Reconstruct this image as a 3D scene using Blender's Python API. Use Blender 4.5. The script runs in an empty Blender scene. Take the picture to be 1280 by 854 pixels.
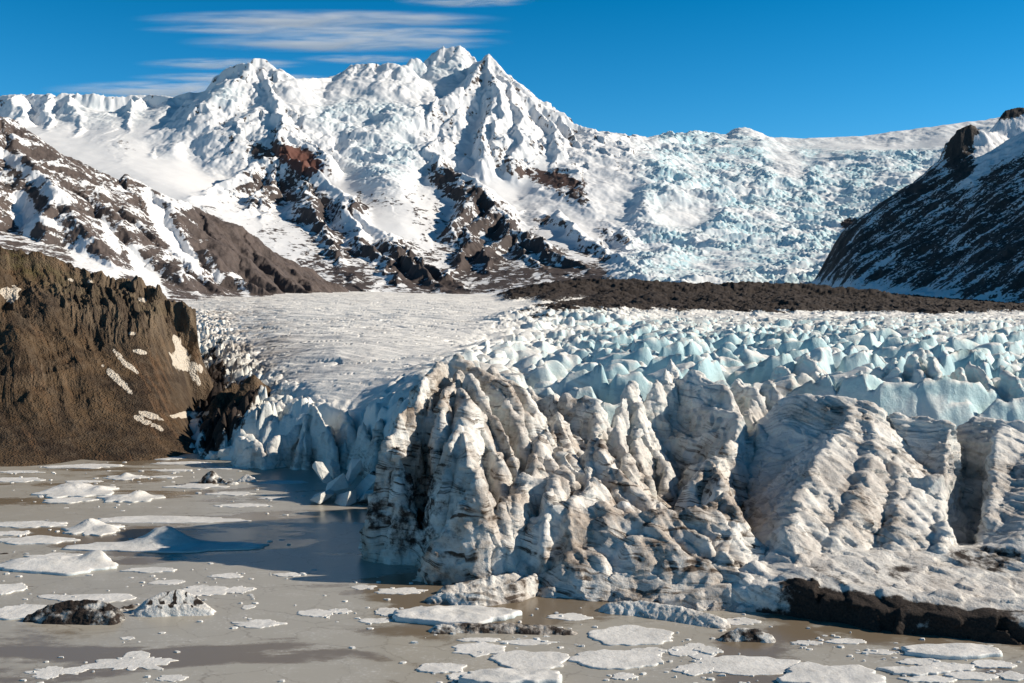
import bpy, math, time
import numpy as np
T0 = time.time()
F, U0, VH, H = 1280.0, 640.0, 400.0, 30.0     # focal length (px), centre column, horizon row, eye height (m)
SC = bpy.context.scene
COL = SC.collection
RNG = np.random.default_rng(11)

def P(u, v, y):                                # a photo point at distance y, as a place in metres
    return np.array([(u-U0)/F*y, y, H-(v-VH)/F*y])
def W(u, v):                                   # a photo point lying on the lake
    y = H*F/(v-VH); return np.array([(u-U0)/F*y, y, 0.0])

# ---------------------------------------------------------------- noise
_perm = np.tile(np.random.default_rng(5).permutation(256), 3).astype(np.int32)
_g2 = np.stack([np.cos(np.arange(256)*2.399963), np.sin(np.arange(256)*2.399963)], 1).astype(np.float32)
_g3 = np.random.default_rng(8).normal(size=(256, 3)).astype(np.float32)
_g3 /= np.linalg.norm(_g3, axis=1)[:, None]
def n2(x, y, seed=0):
    xi = np.floor(x).astype(np.int64); yi = np.floor(y).astype(np.int64)
    xf = (x-xi).astype(np.float32); yf = (y-yi).astype(np.float32)
    xi = (xi+seed*37) & 255; yi = (yi+seed*91) & 255
    u = xf*xf*xf*(xf*(xf*6-15)+10); v = yf*yf*yf*(yf*(yf*6-15)+10)
    def g(dx, dy):
        k = _g2[_perm[_perm[(xi+dx) & 255]+((yi+dy) & 255)]]
        return k[..., 0]*(xf-dx)+k[..., 1]*(yf-dy)
    a = g(0, 0); b = g(1, 0); c = g(0, 1); d = g(1, 1)
    return ((a+(b-a)*u)+((c+(d-c)*u)-(a+(b-a)*u))*v)*1.45
def n3(x, y, z, seed=0):
    xi = np.floor(x).astype(np.int64); yi = np.floor(y).astype(np.int64); zi = np.floor(z).astype(np.int64)
    xf = (x-xi).astype(np.float32); yf = (y-yi).astype(np.float32); zf = (z-zi).astype(np.float32)
    xi = (xi+seed*37) & 255; yi = (yi+seed*91) & 255; zi = (zi+seed*53) & 255
    s = lambda t: t*t*t*(t*(t*6-15)+10)
    u, v, w = s(xf), s(yf), s(zf)
    def g(dx, dy, dz):
        k = _g3[_perm[_perm[_perm[(xi+dx) & 255]+((yi+dy) & 255)]+((zi+dz) & 255)]]
        return k[..., 0]*(xf-dx)+k[..., 1]*(yf-dy)+k[..., 2]*(zf-dz)
    L = lambda a, b, t: a+(b-a)*t
    return L(L(L(g(0,0,0), g(1,0,0), u), L(g(0,1,0), g(1,1,0), u), v),
             L(L(g(0,0,1), g(1,0,1), u), L(g(0,1,1), g(1,1,1), u), v), w)*1.5
def fbm2(x, y, oct=5, seed=0, gain=.5, ridged=False):
    s = 0; a = 1.0; t = 0
    for o in range(oct):
        n = n2(x, y, seed+o)
        if ridged: n = 1-2*np.abs(n)
        s = s+a*n; t += a; a *= gain
        x, y = 1.616*x+1.21*y+3.1, -1.21*x+1.616*y+7.7
    return s/t
def fbm3(x, y, z, oct=4, seed=0, gain=.5, ridged=False):
    s = 0; a = 1.0; t = 0
    for o in range(oct):
        n = n3(x, y, z, seed+o)
        if ridged: n = 1-2*np.abs(n)
        s = s+a*n; t += a; a *= gain; x = x*2.03+1.3; y = y*2.03+4.7; z = z*2.03+2.1
    return s/t
def worley2(x, y, seed=0, jit=.9):             # distances to the nearest and second nearest cell point
    xi = np.floor(x).astype(np.int64); yi = np.floor(y).astype(np.int64)
    f1 = np.full(x.shape, 9., np.float32); f2 = f1.copy(); idn = np.zeros(x.shape, np.int32); ox = f1*0; oy = f1*0
    for dx in (-1, 0, 1):
        for dy in (-1, 0, 1):
            h = _perm[_perm[(xi+dx+seed*37) & 255]+((yi+dy+seed*91) & 255)]
            h2 = _perm[h+17]
            ax = xi+dx+.5+(h/255.-.5)*jit-x; ay = yi+dy+.5+(h2/255.-.5)*jit-y
            d = np.hypot(ax, ay)
            m = d < f1
            f2 = np.where(m, f1, np.minimum(f2, d)); f1 = np.where(m, d, f1); idn = np.where(m, h, idn)
            ox = np.where(m, ax, ox); oy = np.where(m, ay, oy)
    return f1, f2, idn/255., ox, oy
def sst(a, b, x):
    t = np.clip((x-a)/(b-a), 0, 1); return t*t*(3-2*t)

# ---------------------------------------------------------------- terrain tools
def rbf(ctrl, cu, cv, smooth=.0):
    """surface height through control points given as (u, v, y); evaluated on coordinates (u/200, ln y *k)"""
    c = np.array([(u/200., math.log(y)*3.0, H-(v-VH)/F*y) for u, v, y in ctrl])
    A = np.hypot(c[:, None, 0]-c[None, :, 0], c[:, None, 1]-c[None, :, 1])
    n = len(c); M = np.zeros((n+3, n+3)); M[:n, :n] = A-smooth*np.eye(n)
    M[:n, n] = 1; M[:n, n+1:] = c[:, :2]; M[n, :n] = 1; M[n+1:, :n] = c[:, :2].T
    b = np.zeros(n+3); b[:n] = c[:, 2]
    w = np.linalg.solve(M, b)
    qx = cu/200.; qy = cv*3.0
    s = w[n]+w[n+1]*qx+w[n+2]*qy
    for i in range(n): s = s+w[i]*np.hypot(qx-c[i, 0], qy-c[i, 1])
    return s
def fin_h(x, y, fin, best=None, sharp=0.0):
    """height of one crest line: p = [(u,v,y)...], l / r = (slope, curve) of its left and right side"""
    pts = [P(*q) for q in fin['p']]
    l = fin.get('l', (1, 0)); r = fin.get('r', l); c = fin.get('c', .5)
    out = None
    for a, b in zip(pts[:-1], pts[1:]):
        dx, dy = b[0]-a[0], b[1]-a[1]; L2 = dx*dx+dy*dy+1e-9
        t = np.clip(((x-a[0])*dx+(y-a[1])*dy)/L2, 0, 1)
        ex = x-(a[0]+t*dx); ey = y-(a[1]+t*dy)
        d = np.sqrt(ex*ex+ey*ey)+1e-6
        side = ex/d                                   # -1 on the left in the picture, +1 on the right
        w = .5+.5*side
        s = l[0]*(1-w)+r[0]*w; q = l[1]*(1-w)+r[1]*w
        de = np.sqrt(d*d+c*c)-c
        h = a[2]+t*(b[2]-a[2])-s*de-q*de*de
        out = h if out is None else np.maximum(out, h)
    return out
def link(o): COL.objects.link(o); return o
def mesh_from(name, verts, quads, mat, attrs=None, smooth=True):
    me = bpy.data.meshes.new(name)
    nv, nq = len(verts), len(quads); k = quads.shape[1]
    me.vertices.add(nv); me.vertices.foreach_set('co', np.ascontiguousarray(verts, np.float32).ravel())
    me.loops.add(nq*k); me.loops.foreach_set('vertex_index', np.ascontiguousarray(quads, np.int32).ravel())
    me.polygons.add(nq); me.polygons.foreach_set('loop_start', np.arange(0, nq*k, k, dtype=np.int32))
    me.update(calc_edges=True)
    me.polygons.foreach_set('use_smooth', np.full(nq, smooth))
    for an, av in (attrs or {}).items():
        at = me.attributes.new(an, 'FLOAT', 'POINT'); at.data.foreach_set('value', np.ascontiguousarray(av, np.float32).ravel())
    me.materials.append(mat); me.validate()
    o = bpy.data.objects.new(name, me); link(o)
    return o
def vnormals(verts, quads):
    a, b, c = verts[quads[:, 0]], verts[quads[:, 1]], verts[quads[:, 2]]
    d = verts[quads[:, 3]] if quads.shape[1] == 4 else a
    fn = np.cross(c-a, d-b) if quads.shape[1] == 4 else np.cross(b-a, c-a)
    n = np.zeros_like(verts)
    for i in range(quads.shape[1]):
        for k in range(3): n[:, k] += np.bincount(quads[:, i], fn[:, k], len(verts))
    return n/(np.linalg.norm(n, axis=1)[:, None]+1e-12)
def grid_quads(nr, nc):
    i = np.arange(nr*nc).reshape(nr, nc)
    return np.stack([i[:-1, :-1].ravel(), i[:-1, 1:].ravel(), i[1:, 1:].ravel(), i[1:, :-1].ravel()], 1)
def grads(X, Y, Z):                            # slope vector (dz/dx, dz/dy) on a fan grid
    Xu, Xv = np.gradient(X, axis=1), np.gradient(X, axis=0)
    Yu, Yv = np.gradient(Y, axis=1), np.gradient(Y, axis=0)
    Zu, Zv = np.gradient(Z, axis=1), np.gradient(Z, axis=0)
    D = Xu*Yv-Xv*Yu
    return (Zu*Yv-Zv*Yu)/D, (Zv*Xu-Zu*Xv)/D
def px(x, y, z): return U0+x/y*F, VH-(z-H)/y*F
def blob(u, v, cu, cv, ru, rv, rot=0, soft=.5):      # 1 inside an oval patch, fading out
    c, s = math.cos(math.radians(rot)), math.sin(math.radians(rot))
    a = ((u-cu)*c+(v-cv)*s)/ru; b = (-(u-cu)*s+(v-cv)*c)/rv
    return 1-sst(1-soft, 1+soft, np.hypot(a, b))
def blobs(u, v, lst):
    r = np.zeros(u.shape)
    for q in lst: r = np.maximum(r, (q[6] if len(q) > 6 else 1)*blob(u, v, *q[:5]))
    return r

# ---------------------------------------------------------------- materials
class NT:
    def __init__(s, name, vol=False):
        s.m = bpy.data.materials.new(name); s.m.use_nodes = True; s.t = s.m.node_tree
        s.t.nodes.clear(); s.out = s.t.nodes.new('ShaderNodeOutputMaterial')
        s.geo = s.t.nodes.new('ShaderNodeNewGeometry').outputs['Position']
    def node(s, ty, **kw):
        n = s.t.nodes.new(ty)
        for k, v in kw.items(): setattr(n, k, v)
        return n
    def put(s, sock, v):
        if hasattr(v, 'is_output'): s.t.links.new(v, sock)
        else: sock.default_value = v
    def math(s, op, a, b=0.0, clamp=False):
        n = s.node('ShaderNodeMath', operation=op, use_clamp=clamp); s.put(n.inputs[0], a); s.put(n.inputs[1], b); return n.outputs[0]
    def vm(s, op, a, b):
        n = s.node('ShaderNodeVectorMath', operation=op); s.put(n.inputs[0], a); s.put(n.inputs[1], b); return n.outputs[0]
    def attr(s, name): return s.node('ShaderNodeAttribute', attribute_name=name).outputs['Fac']
    def noise(s, scale, vec=None, detail=6, rough=.55, dist=0, lac=2.0):
        n = s.node('ShaderNodeTexNoise'); s.put(n.inputs['Vector'], vec if vec is not None else s.geo)
        n.inputs['Scale'].default_value = scale; n.inputs['Detail'].default_value = detail
        n.inputs['Roughness'].default_value = rough; n.inputs['Distortion'].default_value = dist
        n.inputs['Lacunarity'].default_value = lac
        return n.outputs['Fac']
    def voro(s, scale, vec=None, feature='F1', out='Distance', rand=1):
        n = s.node('ShaderNodeTexVoronoi', feature=feature); s.put(n.inputs['Vector'], vec if vec is not None else s.geo)
        n.inputs['Scale'].default_value = scale; n.inputs['Randomness'].default_value = rand
        return n.outputs[out]
    def ramp(s, x, a, b):                        # smooth 0..1
        n = s.node('ShaderNodeMapRange', interpolation_type='SMOOTHSTEP'); s.put(n.inputs[0], x)
        n.inputs[1].default_value = a; n.inputs[2].default_value = b; return n.outputs[0]
    def lin(s, x, a, b, c=0., d=1.):
        n = s.node('ShaderNodeMapRange'); s.put(n.inputs[0], x)
        for i, v in enumerate((a, b, c, d)): n.inputs[i+1].default_value = v
        return n.outputs[0]
    def mix(s, f, a, b, mode='MIX'):
        n = s.node('ShaderNodeMix', data_type='RGBA', blend_type=mode)
        s.put(n.inputs[0], f)
        for i, v in ((6, a), (7, b)):
            s.put(n.inputs[i], (tuple(v)+(1,)) if isinstance(v, (tuple, list)) and len(v) == 3 else v)
        return n.outputs[2]
    def bump(s, h, dist, strength=1.0, nrm=None):
        n = s.node('ShaderNodeBump'); s.put(n.inputs['Height'], h)
        n.inputs['Distance'].default_value = dist; n.inputs['Strength'].default_value = strength
        if nrm is not None: s.put(n.inputs['Normal'], nrm)
        return n.outputs[0]
    def sep(s, vec=None):
        n = s.node('ShaderNodeSeparateXYZ'); s.put(n.inputs[0], vec if vec is not None else s.geo); return n.outputs
    def comb(s, x, y, z):
        n = s.node('ShaderNodeCombineXYZ')
        for i, v in enumerate((x, y, z)): s.put(n.inputs[i], v)
        return n.outputs[0]
    def done(s, color, rough=.8, nrm=None, spec=.3, **kw):
        b = s.node('ShaderNodeBsdfPrincipled')
        s.put(b.inputs['Base Color'], (tuple(color)+(1,)) if isinstance(color, tuple) and len(color) == 3 else color)
        s.put(b.inputs['Roughness'], rough); s.put(b.inputs['Specular IOR Level'], spec)
        if nrm is not None: s.put(b.inputs['Normal'], nrm)
        for k, v in kw.items(): s.put(b.inputs[k.replace('_', ' ')], v)
        s.t.links.new(b.outputs[0], s.out.inputs['Surface'])
        return s.m

def structure(o): o['kind'] = 'structure'; return o
def thing(o, label, cat, group=None):
    o['label'] = label; o['category'] = cat
    if group: o['group'] = group
    return o
# ---------------------------------------------------------------- camera, sun, sky
cam = bpy.data.cameras.new('camera'); cam.lens = 36; cam.sensor_width = 36; cam.clip_end = 120000; cam.clip_start = 1
cam.shift_y = -27/1280
co = bpy.data.objects.new('camera', cam); link(co); co.location = (0, 0, H); co.rotation_euler = (math.pi/2, 0, 0)
SC.camera = co
SUN_EL, SUN_AZ = math.radians(28), math.radians(86)          # azimuth clockwise from +Y: light comes from the right
sd = np.array([math.cos(SUN_EL)*math.sin(SUN_AZ), math.cos(SUN_EL)*math.cos(SUN_AZ), math.sin(SUN_EL)])
sl = bpy.data.lights.new('sun', 'SUN'); sl.energy = 5.0; sl.angle = math.radians(.53); sl.color = (1, .89, .74)
so = bpy.data.objects.new('sun', sl); link(so)
from mathutils import Vector
so.rotation_euler = Vector(sd).to_track_quat('Z', 'Y').to_euler()
wd = bpy.data.worlds.new('World'); SC.world = wd; wd.use_nodes = True
t = wd.node_tree; t.nodes.clear()
sk = t.nodes.new('ShaderNodeTexSky'); sk.sky_type = 'NISHITA'; sk.sun_disc = False
sk.sun_elevation = SUN_EL; sk.sun_rotation = SUN_AZ
sk.altitude = 1500; sk.air_density = 1.0; sk.dust_density = 0.0; sk.ozone_density = 4.0
hs = t.nodes.new('ShaderNodeHueSaturation'); hs.inputs['Saturation'].default_value = 1.38; hs.inputs['Hue'].default_value = .49
bg = t.nodes.new('ShaderNodeBackground'); bg.inputs['Strength'].default_value = .054
wo = t.nodes.new('ShaderNodeOutputWorld')
t.links.new(sk.outputs[0], hs.inputs['Color']); tc = t.nodes.new('ShaderNodeTexCoord'); sx = t.nodes.new('ShaderNodeSeparateXYZ'); t.links.new(tc.outputs['Generated'], sx.inputs[0])
mr = t.nodes.new('ShaderNodeMapRange'); mr.interpolation_type = 'SMOOTHSTEP'; t.links.new(sx.outputs[2], mr.inputs[0])
for i_, v_ in ((1, .12), (2, .75), (3, 2.0), (4, .5)): mr.inputs[i_].default_value = v_
vm = t.nodes.new('ShaderNodeVectorMath'); vm.operation = 'SCALE'; t.links.new(hs.outputs[0], vm.inputs[0]); t.links.new(mr.outputs[0], vm.inputs['Scale'])
t.links.new(vm.outputs[0], bg.inputs['Color']); t.links.new(bg.outputs[0], wo.inputs[0])
vs = SC.view_settings; SC.display_settings.display_device = 'sRGB'
vs.view_transform = 'Standard'; vs.look = 'None'; vs.gamma = 1; vs.exposure = 0.38; vs.use_curve_mapping = False
SC.cycles.max_bounces = 5; SC.cycles.diffuse_bounces = 2; SC.cycles.volume_bounces = 4
# ---------------------------------------------------------------- far mountains
def terrain_material(name, snow=(.76, .77, .79), rock_a=(.042, .035, .036), rock_b=(.072, .057, .053), ice=(.38, .66, .74), sc=1.0, bump=4.0):
    n = NT(name)
    rk = n.attr('rock'); ic = n.attr('ice'); rd = n.attr('warm')
    a = n.noise(.03*sc, detail=8, rough=.65); b = n.noise(.006*sc, detail=5, rough=.6)
    m = n.ramp(n.math('ADD', rk, n.math('MULTIPLY', n.math('SUBTRACT', a, .5), 1.7)), .44, .56)
    rc = n.mix(n.ramp(b, .35, .65), rock_a, rock_b)
    rc = n.mix(n.math('MULTIPLY', n.ramp(a, .3, .7), .5), rc, tuple(1.35*c for c in rock_b))
    rc = n.mix(rd, rc, (.13, .058, .045))
    sn = n.mix(n.math('MULTIPLY', ic, n.ramp(a, .3, .62)), snow, ice)
    col = n.mix(m, sn, rc)
    nb = n.bump(n.math('MULTIPLY', a, n.lin(n.math('MAXIMUM', m, ic), 0, 1, .3, 1.)), bump, 1.0)
    return n.done(col, .75, nb, .2)

def fan(u0, u1, nu, y0, y1, ny, geom=True):
    us = np.linspace(u0, u1, nu); ys = np.geomspace(y0, y1, ny) if geom else np.linspace(y0, y1, ny)
    Ug, Yg = np.meshgrid(us, ys); return (Ug-U0)/F*Yg, Yg, Ug

def far_massif():
    X, Y, Ug = fan(-90, 1370, 1120, 3900, 9900, 900, False)
    wx = fbm2(X/700, Y/700, 4, 21)*110; wy = fbm2(X/700+9, Y/700, 4, 31)*110
    ctrl = [(-90,300,3900),(100,330,3900),(250,345,3900),(400,378,3900),(550,385,3900),(650,385,3900),(760,375,3900),(850,372,3900),(1000,372,3900),(1150,372,3900),(1370,372,3900),
            (0,240,6000),(100,235,6000),(190,225,6200),(240,245,5800),(190,190,7200),(225,165,7600),(255,165,8000),(270,205,7300),(300,245,6600),(300,182,7700),(275,175,8100),(100,165,7600),(20,160,7600),
            (150,280,5000),(300,330,4700),
            (400,175,7700),(450,150,8000),(480,125,8400),(420,120,8450),(420,215,7100),(440,255,6400),(500,205,7300),(535,180,7900),(520,240,6700),(545,270,6300),(560,310,5700),(500,235,6600),(500,280,5900),(480,300,5600),(540,300,5800),(560,350,5000),(600,345,5100),(620,300,6000),
            (650,255,6900),(700,280,6300),(720,310,5700),(760,260,6900),(770,310,6000),(800,220,7700),(820,290,6300),(830,340,5000),
            (900,190,8500),(900,240,7600),(880,290,6500),(880,340,5200),(980,200,8400),(1000,250,7500),(990,290,6500),(960,345,5000),(1080,185,8600),(1060,240,7600),(1070,285,6600),(1100,320,5600),(1200,175,8700),(1200,230,7700),(1300,220,7800),(1300,300,6000),
            (960,230,7650),(1040,262,7350),(1150,200,8300)]
    for u, v, y in ((-90,128,8200),(100,128,8300),(215,126,8300),(290,112,9300),(380,103,8300),(480,88,8600),(560,75,9000),(640,125,8500),(740,172,8200),(830,176,8800),(925,170,9000),(1040,175,9200),(1180,159,9200),(1370,138,9300)):
        ctrl += [(u, v+30, y+650), (u, v+70, y+1100)]; ctrl += [(u, v+2, y)]
    B = rbf(ctrl, Ug+wx*.02, np.log(Y+wy*.5))
    S = lambda *p, **k: dict(p=list(p), **k)
    ridges = [
        S((-90,130,8200),(0,122,8200),(20,118,8200),(60,125,8200),(90,120,8250),(130,124,8250),(170,122,8300),(215,125,8300),(250,113,8250),(270,93,8250),(300,86,8200),(318,86,8150),l=(2.6,0),c=12),
        S((325,79,8350),(350,90,8300),(365,101,8200),(410,98,8500),(440,86,8600),(490,83,8600),(505,93,8700),l=(.75,0),c=30),
        S((507,92,8700),(519,78,8800),(526,77,8800),(531,90,8850),l=(1.6,0),c=8),
        S((540,86,8900),(555,64,9000),(568,62,9000),(585,69,9000),(598,80,8900),(612,72,8600),(620,88,8500),(645,111,8400),(665,130,8300),(700,148,8300),(740,168,8200),l=(1.15,0),c=8),
        S((740,168,8200),(785,175,8500),(830,175,8800),(900,172,9000),(925,167,9000),(960,176,9100),(1040,174,9200),(1100,168,9200),(1180,158,9200),(1250,148,9300),(1370,135,9300),l=(.5,0),c=60),
        # first peak and its ribs
        S((325,79,8350),(335,100,8050),(344,125,7750),(352,152,7400),(350,180,7150),(345,196,6950),l=(2.0,0),r=(.75,0),c=6),
        S((326,84,8250),(318,118,7950),(312,145,7800),l=(2,0),r=(1.2,0),c=6),
        S((352,160,7450),(375,180,7200),(400,200,7000),l=(1.2,0),r=(1.2,0),c=6),
        S((352,160,7450),(385,178,7250),(405,196,7000),l=(1.3,0),r=(1.1,0),c=6),
        # pyramid spur under it
        S((345,200,6950),(315,212,6700),(285,225,6400),(255,243,6000),(235,252,5700),l=(.9,0),c=6),
        S((345,196,6950),(400,216,6500),(430,242,6200),(470,290,5600),(520,325,5100),(565,355,4700),(605,378,4400),l=(1.0,0),r=(.95,0),c=6),
        S((345,200,6950),(335,240,6300),(325,270,5900),(330,300,5500),(345,340,4900),l=(1.2,0),r=(1.0,0),c=6),
        S((335,240,6300),(300,270,5800),(270,290,5400),l=(1.1,0),r=(1.0,0),c=6),
        S((375,212,6700),(385,250,6100),(400,290,5500),(430,340,4800),(445,365,4400),l=(1.2,0),r=(1.0,0),c=6),
        S((430,248,6200),(445,290,5500),(480,330,4950),(500,360,4500),l=(1.25,0),r=(1.0,0),c=6),
        S((480,292,5600),(500,320,5100),(540,360,4550),(560,378,4300),l=(1.25,0),r=(1.0,0),c=6),
        # ribs on the left wall
        S((90,120,8250),(100,150,7800),(95,175,7400),l=(1.0,0),c=8), S((170,122,8300),(165,150,7800),(150,185,7300),(165,205,6900),l=(1.3,0),r=(.9,0),c=8),
        S((215,125,8300),(195,160,7700),(190,200,7000),l=(1.4,0),r=(1.3,0),c=8), S((20,118,8200),(25,150,7700),(10,185,7200),l=(1.0,0),c=8),
        S((60,124,8200),(62,160,7600),(50,190,7200),l=(1.1,0),c=8),
        # summit and second peak
        S((555,64,9000),(540,90,8750),(536,118,8450),l=(1.3,0),r=(1.0,0),c=8),
        S((612,72,8600),(590,95,8400),(588,112,8250),(575,135,8050),(556,165,7750),(542,190,7350),(545,208,7000),l=(1.9,0),r=(.9,0),c=6),
        S((588,112,8250),(570,118,8150),(545,135,7950),(530,160,7700),l=(1.5,0),r=(1.3,0),c=6),
        S((612,72,8600),(618,110,8200),(612,145,7850),(606,175,7500),(600,205,7200),l=(1.4,0),r=(1.1,0),c=6),
        S((630,98,8450),(645,140,8000),(650,175,7600),(640,205,7250),l=(1.4,0),r=(1.0,0),c=6),
        S((618,110,8200),(628,150,7800),(625,190,7400),l=(1.4,0),r=(1.2,0),c=6),
        S((665,130,8300),(690,165,7900),(700,195,7550),(690,225,7200),l=(1.3,0),r=(1.0,0),c=6),
        S((700,148,8300),(725,190,7700),(735,225,7250),(740,245,6900),l=(1.3,0),r=(1.1,0),c=6),
        S((740,168,8200),(765,190,7900),(780,215,7500),l=(1.5,0),r=(1.1,0),c=6),
        S((690,165,7900),(672,190,7650),(665,215,7300),l=(1.4,0),r=(1.2,0),c=6),
        # long buttress in front of it
        S((545,208,7000),(575,218,6800),(600,235,6600),(618,262,6250),(640,290,5900),(655,320,5500),(680,350,5000),(700,372,4700),l=(1.35,0),r=(.75,0),c=6),
        S((600,235,6600),(580,262,6200),(572,290,5800),l=(1.1,0),r=(1.1,0),c=6),
        S((618,262,6250),(590,290,5900),(575,330,5300),(565,350,5000),l=(1.15,0),r=(1.1,0),c=6),
        S((640,290,5900),(618,310,5550),(610,345,5050),l=(1.2,0),r=(1.2,0),c=6),
        S((640,290,5900),(680,310,5500),(720,335,5100),(745,362,4700),l=(1.1,0),r=(.95,0),c=6),
        S((690,262,6450),(720,285,6000),(750,315,5500),(775,335,5100),(795,362,4700),l=(1.1,0),r=(1.0,0),c=6),
        S((740,245,6900),(770,290,6200),(800,330,5400),(815,355,4900),l=(1.1,0),r=(.95,0),c=6),
    ]
    ridges.append(S((1100,318,4700),(1140,290,5100),(1190,245,5700),(1235,205,6400),(1265,182,7100),(1300,165,7900),l=(.8,0),r=(.5,0),c=10))
    wx2 = fbm2(X/300, Y/300, 5, 5)*105+fbm2(X/90, Y/90, 3, 8)*22; wy2 = fbm2(X/300+5, Y/300, 5, 6)*105
    R = None
    for f in ridges:
        h = fin_h(X+wx2, Y+wy2, f)
        R = h if R is None else np.maximum(R, h)
    d = R-B; k = 25.
    Z = B+np.where(d > 0, d, 0)+k*np.exp(-np.abs(d)/k)*.5
    rid = sst(-60, 60, d)
    k1, k2, kid, kx, ky = worley2((X+wx2*.6)/150, (Y+wy2*.6)/190, 61); m1, m2, mid_, mx, my = worley2((X+wx2*.4)/58, (Y+wy2*.4)/75, 62)
    crag = (-kx*(kid-.4)-ky*(kid*3 % 1-.6))*66+(-mx*(mid_-.4)-my*(mid_*3 % 1-.6))*13
    u, v = px(X, Y, Z)
    # icefall: broken ice between the massif and the right-hand mountain
    ice = sst(760, 830, u+(v-170)*.25-20)*sst(150, 178, v)*(1-.9*blob(u, v, 1110, 175, 160, 16))
    ice = np.maximum(ice, blobs(u, v, [(455,150,60,24),(480,205,42,38),(280,125,24,12),(120,140,120,16,0,.5,.35),(545,95,40,22,0,.5,.5)]))
    ice *= 1-.85*blob(u, v, 850, 272, 40, 20)-.85*blob(u, v, 985, 210, 28, 18, 40)
    ice = np.clip(ice, 0, 1)
    big = fbm2(X/900, Y/900, 3, 77)
    c1, c2, cid, _, _ = worley2((X+wx2*.8)/46, (Y+wy2*.8)/62, 3)
    d1, d2, did, _, _ = worley2((X+wx2*.5)/21, (Y+wy2*.5)/27, 7)
    patch = sst(-.35, .3, fbm2((X+wx)/300, (Y+wy)/210, 4, 19))
    br = .8*patch*((sst(0, .35, c2-c1)-.5)*15*(.2+cid)+(sst(0, .4, d2-d1)-.5)*9*(.2+did))+fbm2((X+wx2)/190, (Y+wy2)/48, 4, 18, .55, True)*16+fbm2(X/16, Y/16, 3, 15)*6+fbm2((X+wx)/420, (Y+wy)/230, 4, 16, .5, True)*75
    rough = fbm2(X/420, Y/420, 7, 40, .55, True)
    fine = fbm2((X+wx2)/110, (Y+wy2)/170, 6, 60, .58, True)
    flut = fbm2((X+wx2*.4)/42, (Y+wy2*.4)/210, 4, 90, .55, True)
    smoothsnow = blobs(u, v, [(210,200,50,45),(250,225,45,30),(90,185,60,16,20),(430,125,90,14),(640,238,48,20,25),(700,262,60,14,20),(180,235,60,18,20),(470,285,45,18),(780,245,20,30),(860,272,40,16),(420,230,25,20,45),(1130,172,220,20,-6),(240,118,40,10),(430,108,60,14),(905,340,80,16,-5),(1050,192,70,12,-8),(762,240,26,45,-15),(960,183,90,8),(505,118,35,12,-20),(640,165,14,30,-20,.5,.6),(720,290,30,25,30,.5,.6),(330,300,60,40,30,.5,.4)])
    am = (1-.9*smoothsnow)
    Z = Z+am*((.14+.86*rid)*(rough*36+12)*.7+crag*(.15+.85*rid)*(1-.7*sst(760, 900, u))*(1-.6*smoothsnow)+fine*(3+11*rid)+flut*(1+3*rid))*(1-.8*ice)
    Z = Z+ice*(br*(1-.5*smoothsnow)+big*30)
    u, v = px(X, Y, Z)
    gx, gy = grads(X, Y, Z); sl = np.hypot(gx, gy)
    # bare rock: steep ground, more of it low down, and the named outcrops
    low = sst(230, 380, v+fbm2(X/600, Y/600, 3, 3)*40)
    rock = .24+.14*low+.34*(sst(.75, 1.5, sl)-.3)+.80*fbm2((X+wx2)/85, (Y+wy2)/190, 6, 71, .6)+.14*fine+.12*blob(u, v, 420, 300, 180, 80, 25)
    rock = rock*(1-.8*sst(.0, .8, ice))-.15*ice-.5*smoothsnow-.25*sst(235, 200, v)*1.0
    rock += blobs(u, v, [(325,190,16,9,10,.5,.55),(372,198,34,13,25,.5,.75),(360,160,10,6,30,.5,.35),(165,190,28,12,35,.5,.4),(185,180,9,18,-10,.5,.35),(70,158,10,4,20,.5,.4),
                          (552,218,20,12,10,.5,.5),(568,240,14,11,0,.5,.4),(600,248,26,10,40,.5,.4),(455,155,30,7,5,.5,.45),(480,215,18,5,0,.5,.45),
                          (685,222,48,11,12,.5,.55),(725,232,14,14,0,.5,.35),(715,250,25,8,35,.5,.35),(773,208,8,11,-15,.5,.55),(808,255,13,6,15,.5,.4),(1066,281,17,9,0,.5,.95),
                          (660,210,30,8,25,.5,.3),(640,345,40,22,0,.5,.3),(720,345,60,16,15,.5,.4),(600,330,40,25,0,.5,.3),(785,300,25,8,35,.5,.3),(815,325,16,10,40,.5,.3),(610,300,45,50,0,.5,.16),(700,330,70,30,10,.5,.18),
                          (570,365,30,10,35,.5,.45),(520,345,30,14,30,.5,.3),(440,350,30,14,30,.5,.25),(380,300,60,40,20,.5,.12)])
    warm = blobs(u, v, [(375,200,32,14,25),(690,222,45,12,12,.5,.3)])
    V = np.stack([X, Y, Z], -1).reshape(-1, 3)
    mat = terrain_material('snow and rock of the massif', bump=4)
    o = mesh_from('snow_massif', V, grid_quads(*X.shape), mat, dict(rock=np.clip(rock, -1, 2), ice=np.clip(ice*(.15+.85*patch), 0, 1)*(.45+.35*sst(760, 840, u)), warm=warm))
    structure(o)
far_massif()
print('massif', time.time()-T0)
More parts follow.
